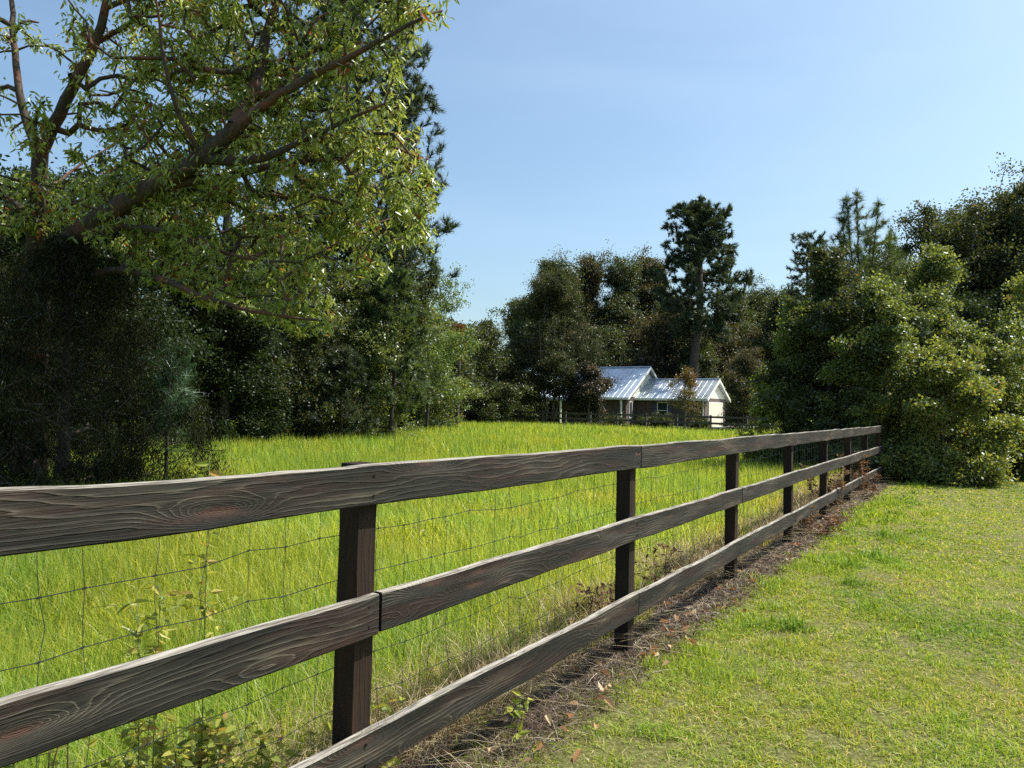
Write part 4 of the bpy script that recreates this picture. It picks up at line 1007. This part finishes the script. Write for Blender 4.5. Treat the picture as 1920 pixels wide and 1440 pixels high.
bro('sapling', 'light green sapling top catching sun at the right edge', 1915, 25, 520, .75, 226, 'vinelight', 3.2, 6, 90, 50, (.11, .06), .16, cat='sapling')

# ------------------------------------------------------------------ weeds beside the fence
def weed(name, label, t, L, stems, h, spread, seed, mat='weed', per=26, leaf=(.055, .026), cat='weed', group='weeds along the fence', z0=.1, stem='stem', rad=.0028):
    p = fl(t, L); g = rng(seed); root = empty(name, (p[0], p[1], 0)); tag(root, label, cat, group)
    b = MB(); C = []
    for i in range(stems):
        a = g.random() * 6.28; R = spread * g.uniform(.1, .45); hh = h * (g.uniform(.5, 1) if i else 1); tip = spread * g.uniform(.3, 1) if i else .03
        s = np.linspace(0, 1, 7)[:, None]
        base = np.array([R * math.cos(a), R * math.sin(a), -.02]); top = np.array([tip * math.cos(a + .4), tip * math.sin(a + .4), hh])
        pts = base + (top - base) * s + np.sin(s * 3.1) * g.normal(0, .03, 3); pts[:, 2] = -.02 + (hh + .02) * s[:, 0]
        b.tube(pts, np.linspace(rad, rad * .4, 7), 4)
        for k in range(per):
            q = g.uniform(z0, 1); j = q * 6; i0 = min(5, int(j)); pp = pts[i0] + (pts[i0 + 1] - pts[i0]) * (j - i0)
            if g.random() < .45:      # side twig
                tw = g.normal(0, 1, 3) * (.07, .07, .03); tw[2] = abs(tw[2]) + .01; b.tube([pp, pp + tw * .6, pp + tw], rad * .35, 3)
                for w_ in range(3): C.append(pp + tw * g.uniform(.4, 1.1))
            C.append(pp)
    b.build('stem', M[stem], root, smooth=True)
    V, F2, m = leaves(np.array(C), leaf[0], leaf[1], seed + 1, 'flat', 6)
    mesh_np('leaves', V, F2, M[mat], root, rnd=np.repeat(g.random(len(C)), m))
    return root
weed('weed', 'tallest leafy weed left of the first post, its tip above the top rail', 1.62, 2.16, 1, 1.37, .05, 500, per=40, leaf=(.045, .02), z0=.3, stem='stemgreen')
weed('weed', 'leafy weed against the near side of the pasture left of the tall one', 1.42, 2.2, 2, .95, .12, 501, per=26, leaf=(.045, .02), z0=.35, stem='stemgreen')
weed('weed', 'dense yellow leaved weed clump below the middle rail', 1.46, 2.2, 18, .52, .26, 502, per=26, leaf=(.045, .028))
weed('weed', 'yellowing weed clump at the foot of the first post', 1.70, 2.14, 13, .42, .2, 503, per=22, leaf=(.042, .026))
weed('weed', 'dark brown woody stems standing left of the yellow weeds', 1.08, 2.1, 6, .78, .12, 504, mat='weed', per=4, leaf=(.035, .02), rad=.0045)
weed('weed', 'sparse brown stalks in the tall grass left of the weeds', .98, 2.35, 4, .9, .25, 505, mat='weed', per=3, leaf=(.03, .015), rad=.0025)
weed('weed', 'thin branched brown stalk in the second bay', 2.9, 2.3, 2, 1.0, .12, 506, mat='straw', per=8, leaf=(.04, .006), rad=.002)
weed('weed', 'low broad leaved yellow weed right of the first post', 2.25, 2.1, 5, .33, .2, 507, per=10, leaf=(.06, .04))
weed('weed', 'reddish dry weed inside the third bay', 4.7, 2.15, 5, .4, .2, 508, mat='weedred', per=16, leaf=(.05, .02))
weed('weed', 'dark seedhead weed in the fourth bay', 5.6, 2.15, 4, .55, .2, 509, mat='weedred', per=12, leaf=(.05, .02))
weed('weed', 'small yellow green sprig rising under the bottom rail', 2.95, 1.72, 1, .26, .03, 510, per=9, leaf=(.05, .026), stem='stemgreen', z0=.3)
weed('weed', 'reddish brown weed tangle at the sixth post', 12.6, 2.0, 9, .75, .4, 511, mat='weedred', per=26, leaf=(.07, .03), rad=.004)
weed('weed', 'reddish weeds spilling through the fence end', 15.3, 1.75, 10, .85, .5, 512, mat='weedred', per=26, leaf=(.07, .03), rad=.004)
weed('weed', 'brown bramble at the foot of the fifth bay', 10.2, 1.75, 9, .35, .4, 513, mat='weedred', per=20, leaf=(.06, .02), rad=.003)
px_, py_ = xy(1425, 21)
weed('shrub', 'bright pale green leafy shrub behind the third post', Lng(px_, py_), Lat(px_, py_), 16, 1.3, .75, 514, mat='vinelight', per=34, leaf=(.15, .05), cat='shrub', group=None or 'weeds along the fence', rad=.006)
weed('weed', 'curled tan dry leaves hanging before the bottom rail', 1.86, 1.70, 3, .3, .1, 515, mat='dryleaf', per=7, leaf=(.07, .045), z0=.35)
def litter():
    g = rng(520); n = 150; t = .7 + 13 * g.random(n) ** 1.5; L = g.normal(1.78, .12, n)
    a = FU[None] * t[:, None] + FN[None] * L[:, None]; C = np.stack([a[:, 0], a[:, 1], gz(a[:, 0], a[:, 1]) + .03 + .03 * g.random(n)], 1)
    V, F2, m = leaves(C, .065, .035, 521, 'flat', 6, fold=.35, curl=.25)
    o = mesh_np('fallen_leaves', V, F2, M['dryleaf'], rnd=np.repeat(g.random(n), m)); tag(o, 'dry tan leaves fallen on the dead strip below the fence', 'leaves', kind='stuff')
litter()
